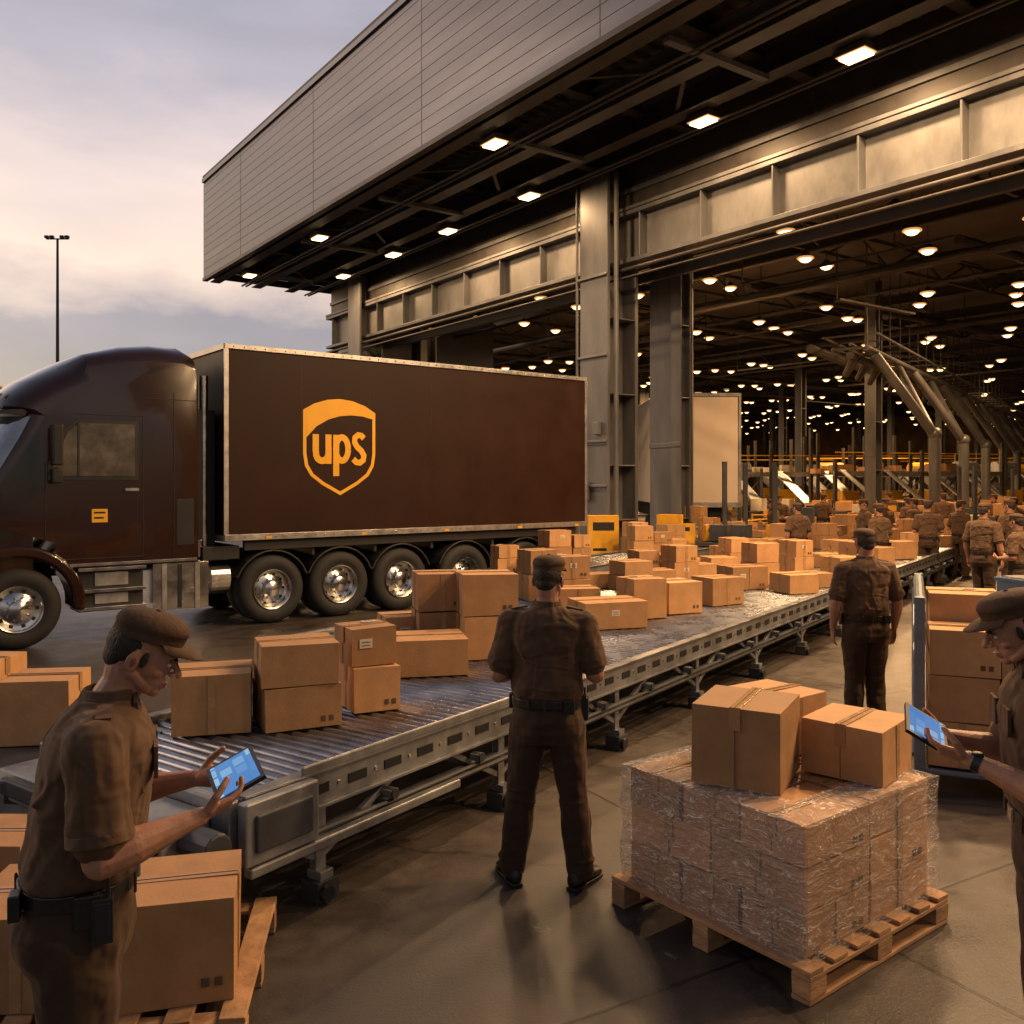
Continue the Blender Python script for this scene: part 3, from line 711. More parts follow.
def canopy_lamp(x,y,z=9.30,pw=330,light=True):
    e=empty('canopy_flood_lamp',tuple(Matrix.Rotation(HA,4,'Z')@Vector((x,y,z))+Vector(HB)),HA)
    b=B();b.box((0,0,.06),(.60,.40,.10),0);b.box((0,0,-.02),(.48,.30,.05),1);b.box((0,0,.003),(.56,.36,.014),2);b.cyl((0,0,.12),(0,0,.6),.02,m=0,n=6)  # slab around the lens carries the imitated halo glow
    b.obj('housing',[M_dark,M_lens2,M_halo],e,bevel=.01)
    if light:
        l=bpy.data.lights.new('flood','AREA');l.energy=pw;l.size=.5;l.color=(1,.62,.31);l.shape='DISK'
        o=bpy.data.objects.new('flood_light',l);sc.collection.objects.link(o);o.parent=e;o.location=(0,0,-.07)
for x,l in((-12.6,True),(-8.9,False),(-5.6,True),(-1.7,True),(4.1,True),(7.5,True)): canopy_lamp(x,-1.35,pw=200,light=l)
for x in(12,17,22): canopy_lamp(x,-1.35,pw=950)
for x in(-8.4,.7): canopy_lamp(x,-4.05,pw=350)
canopy_lamp(-14.4,-4.05,light=False)
for x in(9,15.5): canopy_lamp(x,-4.05,pw=900)
for x,y,pw in((-5,7,950),(4,7,950),(-14,14,1300),(2,16,1000),(-24,24,1900),(-10,28,1700),(-36,36,2600),(-18,44,2400)):
    p=Matrix.Rotation(HA,4,'Z')@Vector((x,y,8.0))+Vector(HB)
    l=bpy.data.lights.new('high_bay','AREA');l.energy=pw;l.size=.4;l.shape='DISK';l.color=(1,.57,.25)
    e=empty('high_bay_lamp_large',tuple(p));o=bpy.data.objects.new('bulb_light',l);sc.collection.objects.link(o);o.parent=e;o.location=(0,0,-.15)
    lamp_mesh().obj('shade',LM,e,smooth=True)
# overhead sorter with tubular supports
S=empty('overhead_sorter',(5.6,20,0),CA)
b=B()
for q,zq,rq in((0,6.2,.08),(.5,6.35,.05),(1.0,6.2,.08),(.5,6.0,.13),(-.3,6.6,.04),(1.3,6.6,.04),(1.7,6.3,.15)): b.cyl((9,q,zq),(50,q,zq),rq,m=1 if rq>.1 else 0,n=8)
x=9
while x<48:
    b.bar((x,-.3,6.6),(x,1.3,6.6),.04,.04,1);b.bar((x,0,6.2),(x,1.0,6.2),.08,.08,1)
    b.bar((x,0,6.3),(x,0,9.3),.035,.035,1)
    b.cyl((x+.6,.5,6.0),(x+1.0,.9,5.5),.16,.10,m=1,n=8);x+=1.5
x=10
while x<46:
    b.cyl((x,0,6.1),(x+1.8,-1.4,3.6),.15,m=0,n=12);b.cyl((x+1.8,-1.4,3.7),(x+1.8,-1.4,0),.18,m=0,n=12)
    b.cyl((x+1.8,-1.4,3.6),(x+3.4,0,6.0),.12,m=0,n=12);b.ellip((x+1.8,-1.4,3.65),.22);x+=5.6
b.obj('sorter_frame',[M_steel,M_dark],S,smooth=True)
S=empty('overhead_sorter',(13.5,19,0),CA+rad(6))
b=B()
for y in(0,1.2): b.bar((-4,y,5.0),(40,y,5.8),.10,.28,0)
x=-4
while x<40:
    zz_=5+.8*(x+6)/46
    b.bar((x,0,zz_),(x,1.2,zz_),.1,.1,0);b.bar((x,-.1,zz_),(x+1.0,-.1,zz_-1),.06,.06,1);b.bar((x,0,zz_),(x,0,9.2),.04,.04,0)
    if int(x/2)%3==0: b.cyl((x,.6,0),(x,.6,zz_),.13,m=1,n=10)
    b.cyl((x+.5,-.3,zz_+.3),(x+1.3,-.3,zz_+.2),.18,m=0,n=10)
    x+=2
b.obj('sorter_frame',[M_dark,M_steel],S)
E=empty('white_trailer',(4.35,27,0),rad(0))
b=B();b.bb(0,2.5,0,8,1.45,4.75,0);b.obj('trailer_body',M_white,E,bevel=.03)
b=B();b.bb(-.02,2.52,-.03,0,1.35,1.5,0);b.bb(-.02,2.52,-.03,0,4.68,4.78,0);b.bb(-.02,.05,-.03,0,1.5,4.68,0);b.bb(2.45,2.52,-.03,0,1.5,4.68,0);b.bb(.3,2.2,.3,7.8,1.0,1.4,1)
b.obj('frame_trim',[M_alu,M_chassis],E)
b=B()
for x in(.05,2.15):
    for y in(1.2,2.5): b.lathe((x,y,.52),(1,0,0),[(0,.03),(.3,.03),(.32,0),(.5,.02),(.52,.06),(.52,.26),(.5,.3),(0,.28)],0,24)
b.obj('wheels',M_rubber,E,smooth=True)
# sorting machines along the back of the hall: steel framed decks with chutes, parcels and platforms
def machine(x,y,rot,n=6,seed=0):
    rr=random.Random(seed)
    E=empty('sorting_machine',(x,y,0),rot);b=B();g=B()
    for i in range(n+1):
        X=i*2.4
        for yy in(0,1.6): b.bb(X-.07,X+.07,yy-.07,yy+.07,0,rr.uniform(2.6,4.6),0)
        b.bar((X,0,.3),(X+2.0,0,2.3),.06,.06,0)
        if rr.random()<.6: b.bar((X+.3,-.1,2.6),(X+1.3,-1.6,1.0),.8,.05,1);b.bb(X+1.2,X+1.3,-1.6,-1.5,0,1.0,0)
        if rr.random()<.6: b.cyl((X+.4,.8,2.7),(X+1.6,.8,2.7),.35,m=rr.choice((0,1,2)),n=12)
        if rr.random()<.5: b.bb(X+.3,X+1.2,-.1,.3,.9,1.7,2)
    for z in(1.0,2.4): 
        b.bb(-.1,n*2.4,0,1.6,z,z+.06,0);b.bb(-.1,n*2.4,-.06,-.01,z-.06,z+.16,1)
    b.bb(0,n*2.4,-.04,0,3.35,3.4,2)
    q=0
    while q<n*2.4:
        for z in(1.06,2.46):
            if rr.random()<.7:
                h=rr.uniform(.2,.5);g.box((q,rr.uniform(.3,1.2),z+h/2),(rr.uniform(.3,.6),.5,h),rr.choice((0,0,1,2)),Matrix.Rotation(rr.uniform(-.3,.3),3,'Z'))
        q+=.65
    b.obj('frame_and_chutes',[M_dark,M_alu,M_sfy],E);g.obj('parcels',[M_card,M_label,M_tape],E)
machine(8,44,rad(5),6,1);machine(16,50,0,8,2);machine(25,58,rad(-5),8,3);machine(5,54,0,6,4);machine(34,54,rad(-20),7,5);machine(37,45,rad(-30),6,6);machine(-8,46,rad(10),6,7);machine(14,39,rad(20),4,8)
random.seed(22)
for (cx,cy,rx,ry,nn) in((14,27,5,3,80),(20,34,7,4,140),(11,33,5,4,110),(5.6,21.5,1.6,1.2,14),(28,42,8,4,130)):
    b=B()
    for i in range(nn):
        x=random.gauss(0,rx*.5);y=random.gauss(0,ry*.5);h=random.uniform(.15,.42)
        base=random.choice((0,.0,.75,.75,1.1))
        b.box((x,y,base+h/2),(random.uniform(.3,.7),random.uniform(.3,.6),h),random.choice((0,0,0,1,2,3,4,4)),Matrix.Rotation(CA+random.uniform(-.2,.2),3,'Z'))
    for q in range(3):
        b.box((random.uniform(-rx,rx)*.3,random.uniform(-ry,ry)*.4,.70),(rx*1.6,.9,.08),4,Matrix.Rotation(CA,3,'Z'))
        b.box((random.uniform(-rx,rx)*.6,random.uniform(-ry,ry)*.6,1.3),(.1,.1,2.6),4)
    b.obj('parcel_sorting_pile',[M_card,M_label,M_tape,M_sfy,M_convd],None,loc=(cx,cy,0))
def cabinet(x,y,w_,h,rot=0,z0=.35):
    E=empty('yellow_control_cabinet',(x,y,0),rot);b=B()
    b.bb(-w_/2,w_/2,-.15,.15,z0,z0+h,0);b.bb(-w_/2,-w_/2+.06,-.03,.03,0,z0,1);b.bb(w_/2-.06,w_/2,-.03,.03,0,z0,1)
    b.bb(-w_*.35,w_*.35,-.155,-.151,z0+h*.66,z0+h*.85,1);b.bb(-w_*.35,w_*.1,-.155,-.151,z0+h*.2,z0+h*.26,1)
    b.obj('body',[M_sfy,M_black],E,bevel=.01)
cabinet(1.98,19.6,.66,.95,z0=.45);cabinet(4.0,22,.9,.5,z0=.6);cabinet(4.8,21.5,.4,.5,z0=.6)
def barrier(x,y,rot,L_):
    E=empty('safety_barrier',(x,y,0),rot);b=B()
    for i in range(int(L_/1.2)+1): b.cyl((i*1.2,0,0),(i*1.2,0,1.05),.04,m=0,n=8)
    for z in(.5,1.0): b.cyl((0,0,z),(L_,0,z),.03,m=0,n=8)
    b.obj('rails',M_sfy,E,smooth=True)
barrier(5.2,23.5,CA,7);barrier(8,30,0,6);barrier(16,40,0,9)
# ---------------------------------------------------------------- roll cage
RA=rad(-24);RX,RY=2.83,6.25
E=empty('roll_cage_trolley',(RX,RY,0),RA)
b=B();LX_,LY_,H_=.95,1.7,1.36
for x in(0,LX_):
    for y in(0,LY_):
        if x==0: b.bb(x-.035,x+.035,y-.035,y+.035,.12,H_,0)
        else: b.bb(x-.03,x+.03,y-.03,y+.03,.12,.9,0)
        b.cyl((x-.03,y,.06),(x+.03,y,.06),.06,m=1,n=12)
b.cyl((0,-.03,H_-.04),(0,LY_+.03,H_-.04),.04,m=0,n=12)
for z in(.16,.62,1.0):
    b.bar((0,0,z),(0,LY_,z),.045,.05,0)
b.bar((0,0,.16),(LX_,0,.16),.035,.035,0);b.bar((LX_,0,.16),(LX_,LY_,.16),.035,.035,0)
b.bar((-.04,.2,.2),(-.04,LY_-.2,1.25),.02,.05,0)
b.bb(0,LX_,0,LY_,.14,.17,1)
b.obj('cage_frame',[M_blue,M_black],E,bevel=.008)
c,s_=math.cos(RA),math.sin(RA)
def rc(x,y,z,l,w_,h,d=0): cbox(RX+c*x-s_*y,RY+s_*x+c*y,z,l,w_,h,RA+rad(d),label=False)
for k in range(3): rc(.28,.27,.18+k*.32,.44,.42,.312,2*k-2)
for k in range(3): rc(.73,.27,.18+k*.30,.42,.42,.29,-k)
for k in range(4): rc(.30,.75,.18+k*.29,.48,.46,.28,k)
for k in range(4): rc(.78,.78,.18+k*.28,.42,.46,.27,-k)
for k in range(3): rc(.3,1.3,.18+k*.3,.48,.46,.29,k)
hb(5.2,9.6,.6,.5,.5,10,z=0);hb(5.2,9.6,.5,.5,.4,18,z=.51)
b=B();b.bb(-.2,.2,-.15,.15,.0,.14,0);b.bb(-.18,.18,-.13,.13,.141,.146,1);b.bb(-.215,.215,-.165,.165,.11,.135,0);b.obj('blue_tote_bin',[M_blueb,M_black],None,bevel=.015,loc=(RX+c*.78-s_*.78,RY+s_*.78+c*.78,1.31),rotz=rad(15))
E=empty('flood_light_mast',(-40.4,80,0));b=B();b.cyl((0,0,0),(0,0,23.6),.2,.10,n=10);b.bar((-1.0,0,23.6),(1.0,0,23.6),.10,.10)
for x in(-.9,-.45,.45,.9): b.box((x,-.1,23.75),(.32,.3,.22))
b.obj('mast_and_heads',M_dark,E)
# ---------------------------------------------------------------- people
tex=bpy.data.textures.new('cloth_folds','CLOUDS');tex.noise_scale=.085;tex.noise_depth=1
tex2=bpy.data.textures.new('cloth_folds_big','CLOUDS');tex2.noise_scale=.12;tex2.noise_depth=1
def finish(b,name,m,parent,vox,sm=4,disp=0,t=None):
    o=b.obj(name,m,parent)
    r=o.modifiers.new('r','REMESH');r.mode='VOXEL';r.voxel_size=vox;r.use_smooth_shade=True
    if sm:
        s=o.modifiers.new('s','SMOOTH');s.factor=.5;s.iterations=sm
    if disp:
        d=o.modifiers.new('d','DISPLACE');d.texture=t or tex;d.strength=disp;d.mid_level=.5;d.texture_coords='LOCAL'
    return o
V=Vector
def ell(c,rx,ry,n=24,pw=.85):
    r_=[]
    for i in range(n):
        a=2*math.pi*i/n;ca,sa=math.cos(a),math.sin(a)
        r_.append(V((c[0]+rx*math.copysign(abs(ca)**pw,ca),c[1]+ry*math.copysign(abs(sa)**pw,sa),c[2])))
    return r_
def hand(b,wr,F,Nn,side_hint,curl,thumb=.4):
    F=V(F).normalized();Nn=V(Nn);Nn=(Nn-F*Nn.dot(F)).normalized();Sd=F.cross(Nn)
    if Sd.dot(V(side_hint))<0: Sd=-Sd
    wr=V(wr)
    rings=[]
    for t,hw,th in((-.01,.027,.020),(.02,.033,.018),(.055,.041,.016),(.085,.042,.0135),(.095,.037,.010)):
        ring=[]
        for i in range(16):
            a=2*math.pi*i/16;ring.append(wr+F*t+Sd*hw*math.cos(a)+Nn*th*math.sin(a))
        rings.append(ring)
    b.loft(rings)
    for off,ln,spd in((.031,.072,.10),(.0105,.080,.03),(-.0105,.075,-.04),(-.031,.060,-.12)):
        p=wr+F*.086+Sd*off;ang=rad(curl*.5);d0=(F+Sd*spd).normalized();rr=.0090 if off>-.03 else .0080
        prev=p
        for k,fr in enumerate((.45,.31,.24)):
            d=d0*math.cos(ang)+Nn*math.sin(ang);q=prev+d*ln*fr
            b.capsule(prev,q,rr,rr*.92,n=10);rr*=.93;prev=q;ang+=rad(curl*(1 if k==0 else .8))
    p=wr+F*.022+Sd*.026;q=p+(F*.6+Sd*.75+Nn*thumb).normalized()*.042
    q2=q+(F*.95+Sd*.25+Nn*thumb*1.2).normalized()*.032;q3=q2+(F*1+Nn*thumb*1.4).normalized()*.024
    b.capsule(p,q,.0145,.012,n=10);b.capsule(q,q2,.0117,.0106,n=10);b.capsule(q2,q3,.0104,.0088,n=10)
def person(name,loc,yaw,pose,scale=1):
    E=empty(name,loc,yaw,scale)
    lean=pose.get('lean',0);hp=rad(pose.get('pitch',0));hy=rad(pose.get('turn',0));K=pose.get('bulk',1.05)
    def T_(p):
        p=V(p)
        if p.z>.98:
            t=(p.z-.98)/.5;p.y+=lean*t**1.3;p.z-=lean*lean*t*.6
        return p
    b=B();prof=((.965,.152,.108,0),(1.0,.160,.116,0),(1.035,.180,.138,.004),(1.07,.183,.143,.006),(1.12,.176,.137,.006),(1.18,.172,.134,.006),(1.27,.182,.134,.004),(1.35,.196,.134,0),(1.41,.196,.120,-.010),(1.45,.168,.100,-.014),(1.48,.118,.082,-.017),(1.505,.076,.070,-.012))
    b.loft([[T_(p) for p in ell((0,y,z),rx*K,ry*K)] for z,rx,ry,y in prof])
    arms={}
    for sd in(1,-1):
        a=pose['arms'][sd];sh=T_((sd*.182*K,-.010,1.405));el=V(a[0]);wr=V(a[1]);arms[sd]=(sh,el,wr)
        d=(el-sh);p1=sh+d*.35;p2=sh+d*.78
        b.capsule(T_((sd*.11*K,-.012,1.405)),sh,.080*K,.070*K);b.chain([(sh,.070*K),(p1,.068*K),(p2,.066*K)])
        b.cyl(p1,sh+d*.80,.066*K,.073*K,n=16)
    rnd=random.Random(int(abs(loc[0])*100)+3)
    for k in range(12):
        a=rnd.uniform(0,6.28);z0=rnd.uniform(1.04,1.10);z1=z0+rnd.uniform(.08,.22);da=rnd.uniform(-.35,.35)
        pts=[]
        for t in(0,.5,1):
            z=z0+(z1-z0)*t;aa=a+da*t;pts.append((T_((math.cos(aa)*.172*K,math.sin(aa)*.131*K+.004,z)),.016*(1-.6*t)))
        b.chain(pts,n=8)
    for sd in(1,-1):
        sh,el,wr=arms[sd]
        for yy in(-1,1):
            b.capsule(T_((sd*.165*K,yy*.07,1.37)),T_((sd*.11*K,yy*.118*K,1.25)),.016,.008,n=8)
        for k in range(4):
            t=rnd.uniform(.3,.75);cc=sh+(el-sh)*t;ax=(el-sh).normalized();q=ax.to_track_quat('Z','Y').to_matrix()
            b.ellip(cc,(.071*K,.071*K,.010),0,16,6,Matrix.Rotation(rnd.uniform(-.5,.5),3,'X')@q)
    finish(b,'shirt',M_shirt,E,.006,5,.016,tex)
    for sd in(1,-1):
        sh,el,wr=arms[sd];a=pose['arms'][sd];b=B()
        mid=el.lerp(wr,.3);b.chain([(sh,.048*K),(el,.043*K),(mid,.0445*K),(el.lerp(wr,.7),.035),(wr,.0265)])
        hand(b,wr,a[2],a[3],a[4],a[5],a[6] if len(a)>6 else .4)
        finish(b,'arm_and_hand',M_skin,E,.0032,3)
        d=(el-sh).normalized();c0=sh+(el-sh)*.79
        b=B();b.lathe(c0,d,[(.066*K,-.016),(.0725*K,-.016),(.0740*K,0),(.0735*K,.012),(.070*K,.014),(.062*K,.012),(.058*K,-.01)],0,24);b.obj('sleeve_hem',M_shirt,E,smooth=True)
    if pose.get('watch'):
        sh,el,wr=arms[pose['watch']];d=(wr-el).normalized();b=B();c0=el.lerp(wr,.9);b.lathe(c0,d,[(.024,-.012),(.032,-.012),(.032,.012),(.024,.012)],0,20);b.ellip(c0+V((0,0,.03)),(.02,.02,.008));b.obj('wrist_watch',M_black,E,smooth=True)
    b=B()
    b.loft([ell((0,y,z),rx*K,ry*K) for z,rx,ry,y in((1.005,.158,.116,0),(.96,.170,.126,-.004),(.90,.182,.138,-.012),(.84,.186,.138,-.012),(.78,.170,.118,-.004))])
    for sd in(1,-1):
        kn,an=[V(q) for q in pose['legs'][sd][:2]]
        hp_=V((sd*.092*K,-.006,.85));b.chain([(hp_,.100*K),(hp_.lerp(kn,.5),.092*K),(kn,.075*K),(kn.lerp(an,.4),.076*K),(kn.lerp(an,.80),.070*K),(an+V((0,0,.005)),.074)],n=16)
        b.ellip((sd*.07,-.078,.90),(.09,.068,.095))
        for z,r_ in((.15,.082),(.20,.078),(.27,.078)):
            c_=an.lerp(kn,(z-.09)/.4);b.ellip(c_+V((rnd.uniform(-.006,.006),rnd.uniform(-.006,.006),0)),(r_,r_,.018),0,16,8,Matrix.Rotation(rnd.uniform(-.3,.3),3,'X'))
        for z in(.46,.52): b.ellip(kn+V((0,-.012,z-.49)),(.078*K,.072*K,.015),0,16,8,Matrix.Rotation(rnd.uniform(-.35,.35),3,'Y'))
    finish(b,'trousers',M_trou,E,.007,4,.018,tex2)
    for sd in(1,-1):
        kn,an,ta=pose['legs'][sd];an=V(an);ta=rad(ta);R=Matrix.Rotation(ta,3,'Z');b=B()
        rings=[]
        for y,hw,zt in((-.085,.020,.05),(-.075,.034,.085),(-.03,.041,.105),(.02,.042,.10),(.07,.045,.078),(.12,.049,.062),(.16,.046,.055),(.185,.032,.045),(.195,.012,.03)):
            ring=[]
            for i in range(16):
                a=2*math.pi*i/16;zc=(zt+.012)/2+.006
                ring.append(V((an.x,an.y,0))+R@V((hw*math.cos(a),y,max(.016,zc+(zt-.012)/2*math.sin(a)))))
            rings.append(ring)
        b.loft(rings);b.capsule((an.x,an.y-.02,.08),(an.x,an.y-.02,.13),.045,.045)
        finish(b,'boot',M_boot,E,.006,2)
        b=B();rings=[]
        for z in(0.001,.022):
            pts=[(-.03,-.088),(.03,-.088),(.043,-.04),(.040,.02),(.050,.11),(.045,.17),(.02,.203),(-.02,.203),(-.045,.17),(-.050,.11),(-.040,.02),(-.043,-.04)]
            rings.append([V((an.x,an.y,z))+R@V((x,y,0)) for x,y in pts])
        b.loft(rings);b.obj('boot_sole',M_black,E,bevel=.004)
    b=B();o1=ell((0,0,0),.176*K,.134*K,40);i1=ell((0,0,0),.15*K,.105*K,40)
    rings=[[p+V((0,0,z)) for p in r] for r,z in((i1,.972),(o1,.972),(o1,1.018),(i1,1.018))];b.loft(rings,cap=False)
    b.box((0,.134*K,.995),(.055,.014,.05),1)
    for x,y,w1,d1,h1,dz in pose.get('pouches',((.178,.03,.035,.07,.09,-.02),(-.178,.03,.035,.06,.08,-.015),(.12,-.125,.055,.03,.07,-.005))):
        b.box((x*K,y*K,.995+dz),(w1,d1,h1),0)
    for (x,y) in ((-.1,.129),(.1,.129),(-.08,-.134),(.0,-.137),(.1,-.130)): b.box((x*K,y*K,.995),(.014,.008,.058),2)
    b.obj('belt_with_pouches',[M_boot,M_chrome,M_trou],E,bevel=.006)
    if pose.get('radio'):
        x,y=pose['radio'];x*=K;y*=K;b=B();b.box((x,y,.95),(.04,.055,.12));b.box((x*1.08,y,.955),(.012,.04,.09));b.cyl((x,y+.015,1.0),(x,y+.015,1.06),.006,n=8);b.cyl((x,y-.015,1.0),(x,y-.015,1.025),.009,n=8);b.obj('radio',M_black,E,bevel=.008)
    n0=T_((0,-.012,1.44));piv=T_((0,-.008,1.55));R=Matrix.Rotation(hy,3,'Z')@Matrix.Rotation(-hp,3,'X')
    o0=V((0,-.012,1.56));fwd=pose.get('neck',0)
    piv=piv+V((0,fwd,-abs(fwd)*.3))
    H=lambda p:piv+R@(V(p)-o0)
    b=B();
    def E_(c,r,n=20,rx=None): b.ellip(H(c),r,0,n,14,R if rx is None else R@rx)
    b.capsule(n0,piv,.068,.060,n=16);b.capsule(piv,H((0,-.02,1.61)),.060,.062,n=16)
    E_((0,-.012,1.680),(.0745,.093,.092));E_((0,.030,1.655),(.066,.066,.085))
    E_((0,.036,1.605),(.052,.056,.052));E_((0,.070,1.570),(.025,.024,.020));E_((0,.078,1.684),(.053,.022,.013))
    E_((.036,.060,1.628),(.022,.022,.016));E_((-.036,.060,1.628),(.022,.022,.016))
    E_((0,.086,1.602),(.022,.016,.009));E_((0,.086,1.590),(.019,.015,.008))
    b.capsule(H((0,.090,1.672)),H((0,.120,1.636)),.0075,.0115,n=12);E_((.011,.104,1.630),(.008,.010,.007));E_((-.011,.104,1.630),(.008,.010,.007))
    for sd in(1,-1):
        b.ellip(H((sd*.080,-.010,1.642)),(.008,.020,.033),0,14,10,R@Matrix.Rotation(sd*.4,3,'Z'))
        b.capsule(H((sd*.056,.0,1.605)),H((sd*.033,.055,1.575)),.016,.017,n=10)
    finish(b,'head',M_skin,E,.0032,2)
    b=B()
    for sd in(1,-1):
        b.ellip(H((sd*.030,.085,1.660)),(.0145,.008,.0075),0,12,8,R);b.ellip(H((sd*.030,.0915,1.659)),(.006,.003,.006),1,8,6,R)
        b.ellip(H((sd*.031,.097,1.680)),(.021,.006,.0045),2,10,6,R)
        b.ellip(H((sd*.030,.0885,1.668)),(.016,.008,.004),3,10,6,R)
        b.ellip(H((sd*.0875,-.006,1.643)),(.002,.008,.014),4,10,8,R@Matrix.Rotation(sd*.4,3,'Z'))
        b.ellip(H((sd*.072,.018,1.655)),(.005,.010,.024),2,10,8,R)
    b.ellip(H((0,.1005,1.6015)),(.020,.004,.0032),4,12,6,R);b.ellip(H((0,.0995,1.591)),(.017,.004,.0036),4,12,6,R)
    b.obj('eyes_brows_lips',[M_eye,M_black,M_hair,M_skin,M_lip],E,smooth=True)
    b=B();b.ellip(H((0,-.027,1.680)),(.0772,.084,.080),0,24,16,R);b.ellip(H((0,-.055,1.632)),(.058,.048,.046),0,20,12,R)
    finish(b,'hair',M_hair,E,.006,2)
    b=B();rings=[]
    for z,rx,ry,yo in((1.704,.0825,.101,0),(1.718,.084,.103,0),(1.734,.085,.104,0),(1.737,.088,.107,-.001),(1.752,.086,.104,-.002),(1.768,.077,.092,-.004),(1.780,.058,.068,-.006),(1.786,.022,.026,-.006)):
        rings.append([H(p+V((0,0,.10*(p.y+.01)))) for p in ell((0,-.004+yo,z),rx,ry,36,1.0)])
    b.loft(rings)
    b.ellip(H((0,-.01,1.787)),(.008,.008,.005),0,10,6,R)
    vs=[];fs=[];KK=16
    for i in range(KK+1):
        a=-1.15+2.3*i/KK;sx=math.sin(a);cy=math.cos(a)
        inn=V((.083*sx,-.004+.100*cy,1.716));ln=.068*max(0,math.cos(a*1.25))**.5
        outp=V((.088*sx,-.004+.102*cy+ln,1.716-.006-.016*(1-cy)-ln*.18+.008*cy))
        md=inn.lerp(outp,.5)+V((0,0,.006))
        for q in(inn,md,outp): vs.append(H(q))
        for q in(outp,md,inn): vs.append(H(q+V((0,0,-.004))))
    for i in range(KK):
        for j in range(6):
            a=i*6+j;a2=i*6+(j+1)%6;fs.append((a,a2,a2+6,a+6))
    b.add(vs,fs)
    b.obj('cap',M_capm,E,smooth=True,ang=60)
    b=B();rings=[]
    for z,rx,ry,yo in((1.478,.086,.080,-.010),(1.50,.086,.082,-.008),(1.530,.078,.076,-.006),(1.533,.070,.070,-.006),(1.50,.068,.068,-.008)):
        rings.append([T_(p) for p in ell((0,yo,z),rx,ry,28,1)])
    b.loft(rings,cap=False)
    for sd in(1,-1):
        c0=T_((sd*.05,.070,1.485));b.box(c0,(.05,.012,.05),0,Matrix.Rotation(sd*.5,3,'Y'))
        b.bar(T_((sd*.105,-.01,1.500)),T_((sd*.195,-.01,1.482)),.042,.010,0)
    for k in range(5): b.ellip(T_((0,.138*K,1.08+k*.075)),(.005,.004,.005),1,8,6)
    for sd in(1,-1): b.box(T_((sd*.085,.132*K,1.33)),(.085,.012,.09),0)
    b.obj('collar_and_pockets',[M_shirt,M_black],E,bevel=.004)
    return E
def tablet(E,c,nrm,upv,wd=.225,hh=.15):
    c=V(c);n_=V(nrm).normalized();u=V(upv);u=(u-n_*u.dot(n_)).normalized();x=u.cross(n_)
    R=Matrix((x,u,n_)).transposed()
    o=B();o.box((0,0,0),(wd,hh,.012),0);o.box((0,0,.0065),(wd*.88,hh*.84,.002),1)
    ob=o.obj('tablet_computer',[M_black,M_screen],E,bevel=.004)
    ob.matrix_local=Matrix.Translation(c)@R.to_4x4()
legs=lambda w_,t=12:{1:((w_*.8,.015,.49),(w_,-.01,.09),-t),-1:((-w_*.8,.015,.49),(-w_,-.01,.09),t)}
pose={'lean':.08,'pitch':25,'neck':.03,'turn':-8,'radio':(.185,.06),'watch':0,'bulk':1.17,
 'arms':{1:((.26,.07,1.125),(.175,.32,1.175),(-.35,.9,.22),(-.55,-.1,.8),(0,0,1),30,.5),
        -1:((-.26,.09,1.13),(-.13,.32,1.19),(.35,.9,.12),(.5,-.1,.8),(0,0,1),30,.5)},
 'legs':legs(.13)}
P1=person('delivery_worker',(-1.27,2.64,0),rad(-68),pose,1.02)
tablet(P1,(.02,.43,1.235),(.16,-.42,.90),(0,.8,.5))
pose={'lean':.06,'pitch':22,'neck':.02,'turn':4,'radio':(-.185,.10),'watch':-1,'bulk':1.12,
 'arms':{-1:((-.26,.08,1.125),(-.15,.31,1.21),(.30,.9,.20),(.5,-.2,.8),(0,0,1),30,.5),
        1:((.25,.10,1.14),(.16,.32,1.20),(-.40,.9,.18),(-.5,-.1,.8),(0,0,1),30,.5)},
 'legs':legs(.13)}
P2=person('delivery_worker',(1.88,3.08,0),rad(74),pose,1.02)
tablet(P2,(-.01,.42,1.265),(-.22,-.48,.85),(0,.8,.5))
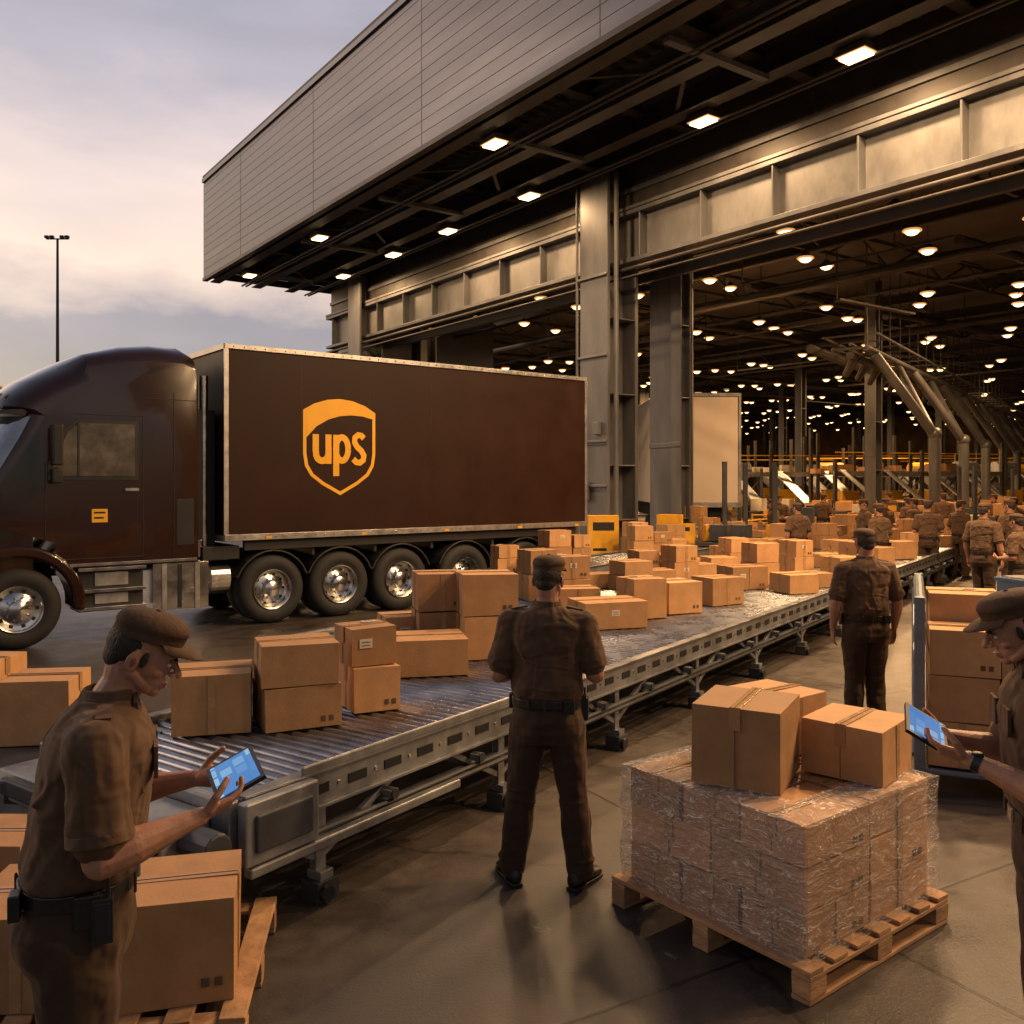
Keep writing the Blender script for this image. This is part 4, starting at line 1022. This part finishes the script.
pose={'lean':0.01,'pitch':6,'neck':.0,'turn':-14,'radio':(.185,.02),'bulk':1.08,
 'arms':{-1:((-.262,-.03,1.13),(-.19,.20,1.10),(.6,.75,.0),(.5,-.2,.5),(0,0,1),40),
        1:((.262,-.02,1.14),(.22,.20,1.12),(-.6,.75,.05),(-.5,-.2,.5),(0,0,1),40)},
 'legs':{1:((.14,.015,.49),(.175,-.01,.09),-28),-1:((-.14,.01,.49),(-.19,0.0,.09),26)}}
P3=person('delivery_worker',(.19,4.84,0),rad(-8),pose,.995)
pose={'lean':0.0,'pitch':4,'turn':6,'radio':(.18,.02),'bulk':1.12,
 'arms':{-1:((-.275,-.03,1.13),(-.28,.03,.89),(.05,.12,-1),(.9,-.1,0),(0,1,0),22),
        1:((.275,-.03,1.13),(.28,.03,.89),(-.05,.12,-1),(-.9,-.1,0),(0,1,0),22)},
 'legs':legs(.11,14)}
P4=person('delivery_worker',(3.08,7.85,0),rad(3),pose,.985)
bpy.context.view_layer.update()
dg=bpy.context.evaluated_depsgraph_get()
for P in(P1,P2,P3,P4):
    for c_ in P.children:
        if c_.modifiers:
            me=bpy.data.meshes.new_from_object(c_.evaluated_get(dg));c_.modifiers.clear();c_.data=me
def dup(E,loc,yaw,sc_=1):
    n_=empty('delivery_worker',loc,yaw,sc_)
    for c in E.children:
        o=bpy.data.objects.new(c.name.split('.')[0],c.data);sc.collection.objects.link(o);o.parent=n_;o.matrix_local=c.matrix_local.copy()
for i,(x,y,a) in enumerate(((7.2,12.8,40),(7.55,14.4,-60),(10.3,13.8,100),(9.3,16.8,20),(8.6,18.6,-30),(11.4,18,160),(6.4,22,80),(13.2,20.5,-90),(11,25,20),(15,28,60),(8.9,21.5,200),(10.2,22.8,30),(14.5,23.5,120),(13,31,10),(18,30,-80),(17,36,40),(22,38,100),(12.5,15.5,60),(9.5,27.5,-40),(20,33,0),(6.9,16.9,30),(7.9,20.2,90),(11.9,21.3,10),(12.6,26.3,-20),(7.6,25.6,150),(16.4,25.4,30),(9.9,19.9,-70),(5.9,18.6,20))):
    dup(P4 if i%2 else P3,(x,y,0),rad(a),random.uniform(.95,1.02))
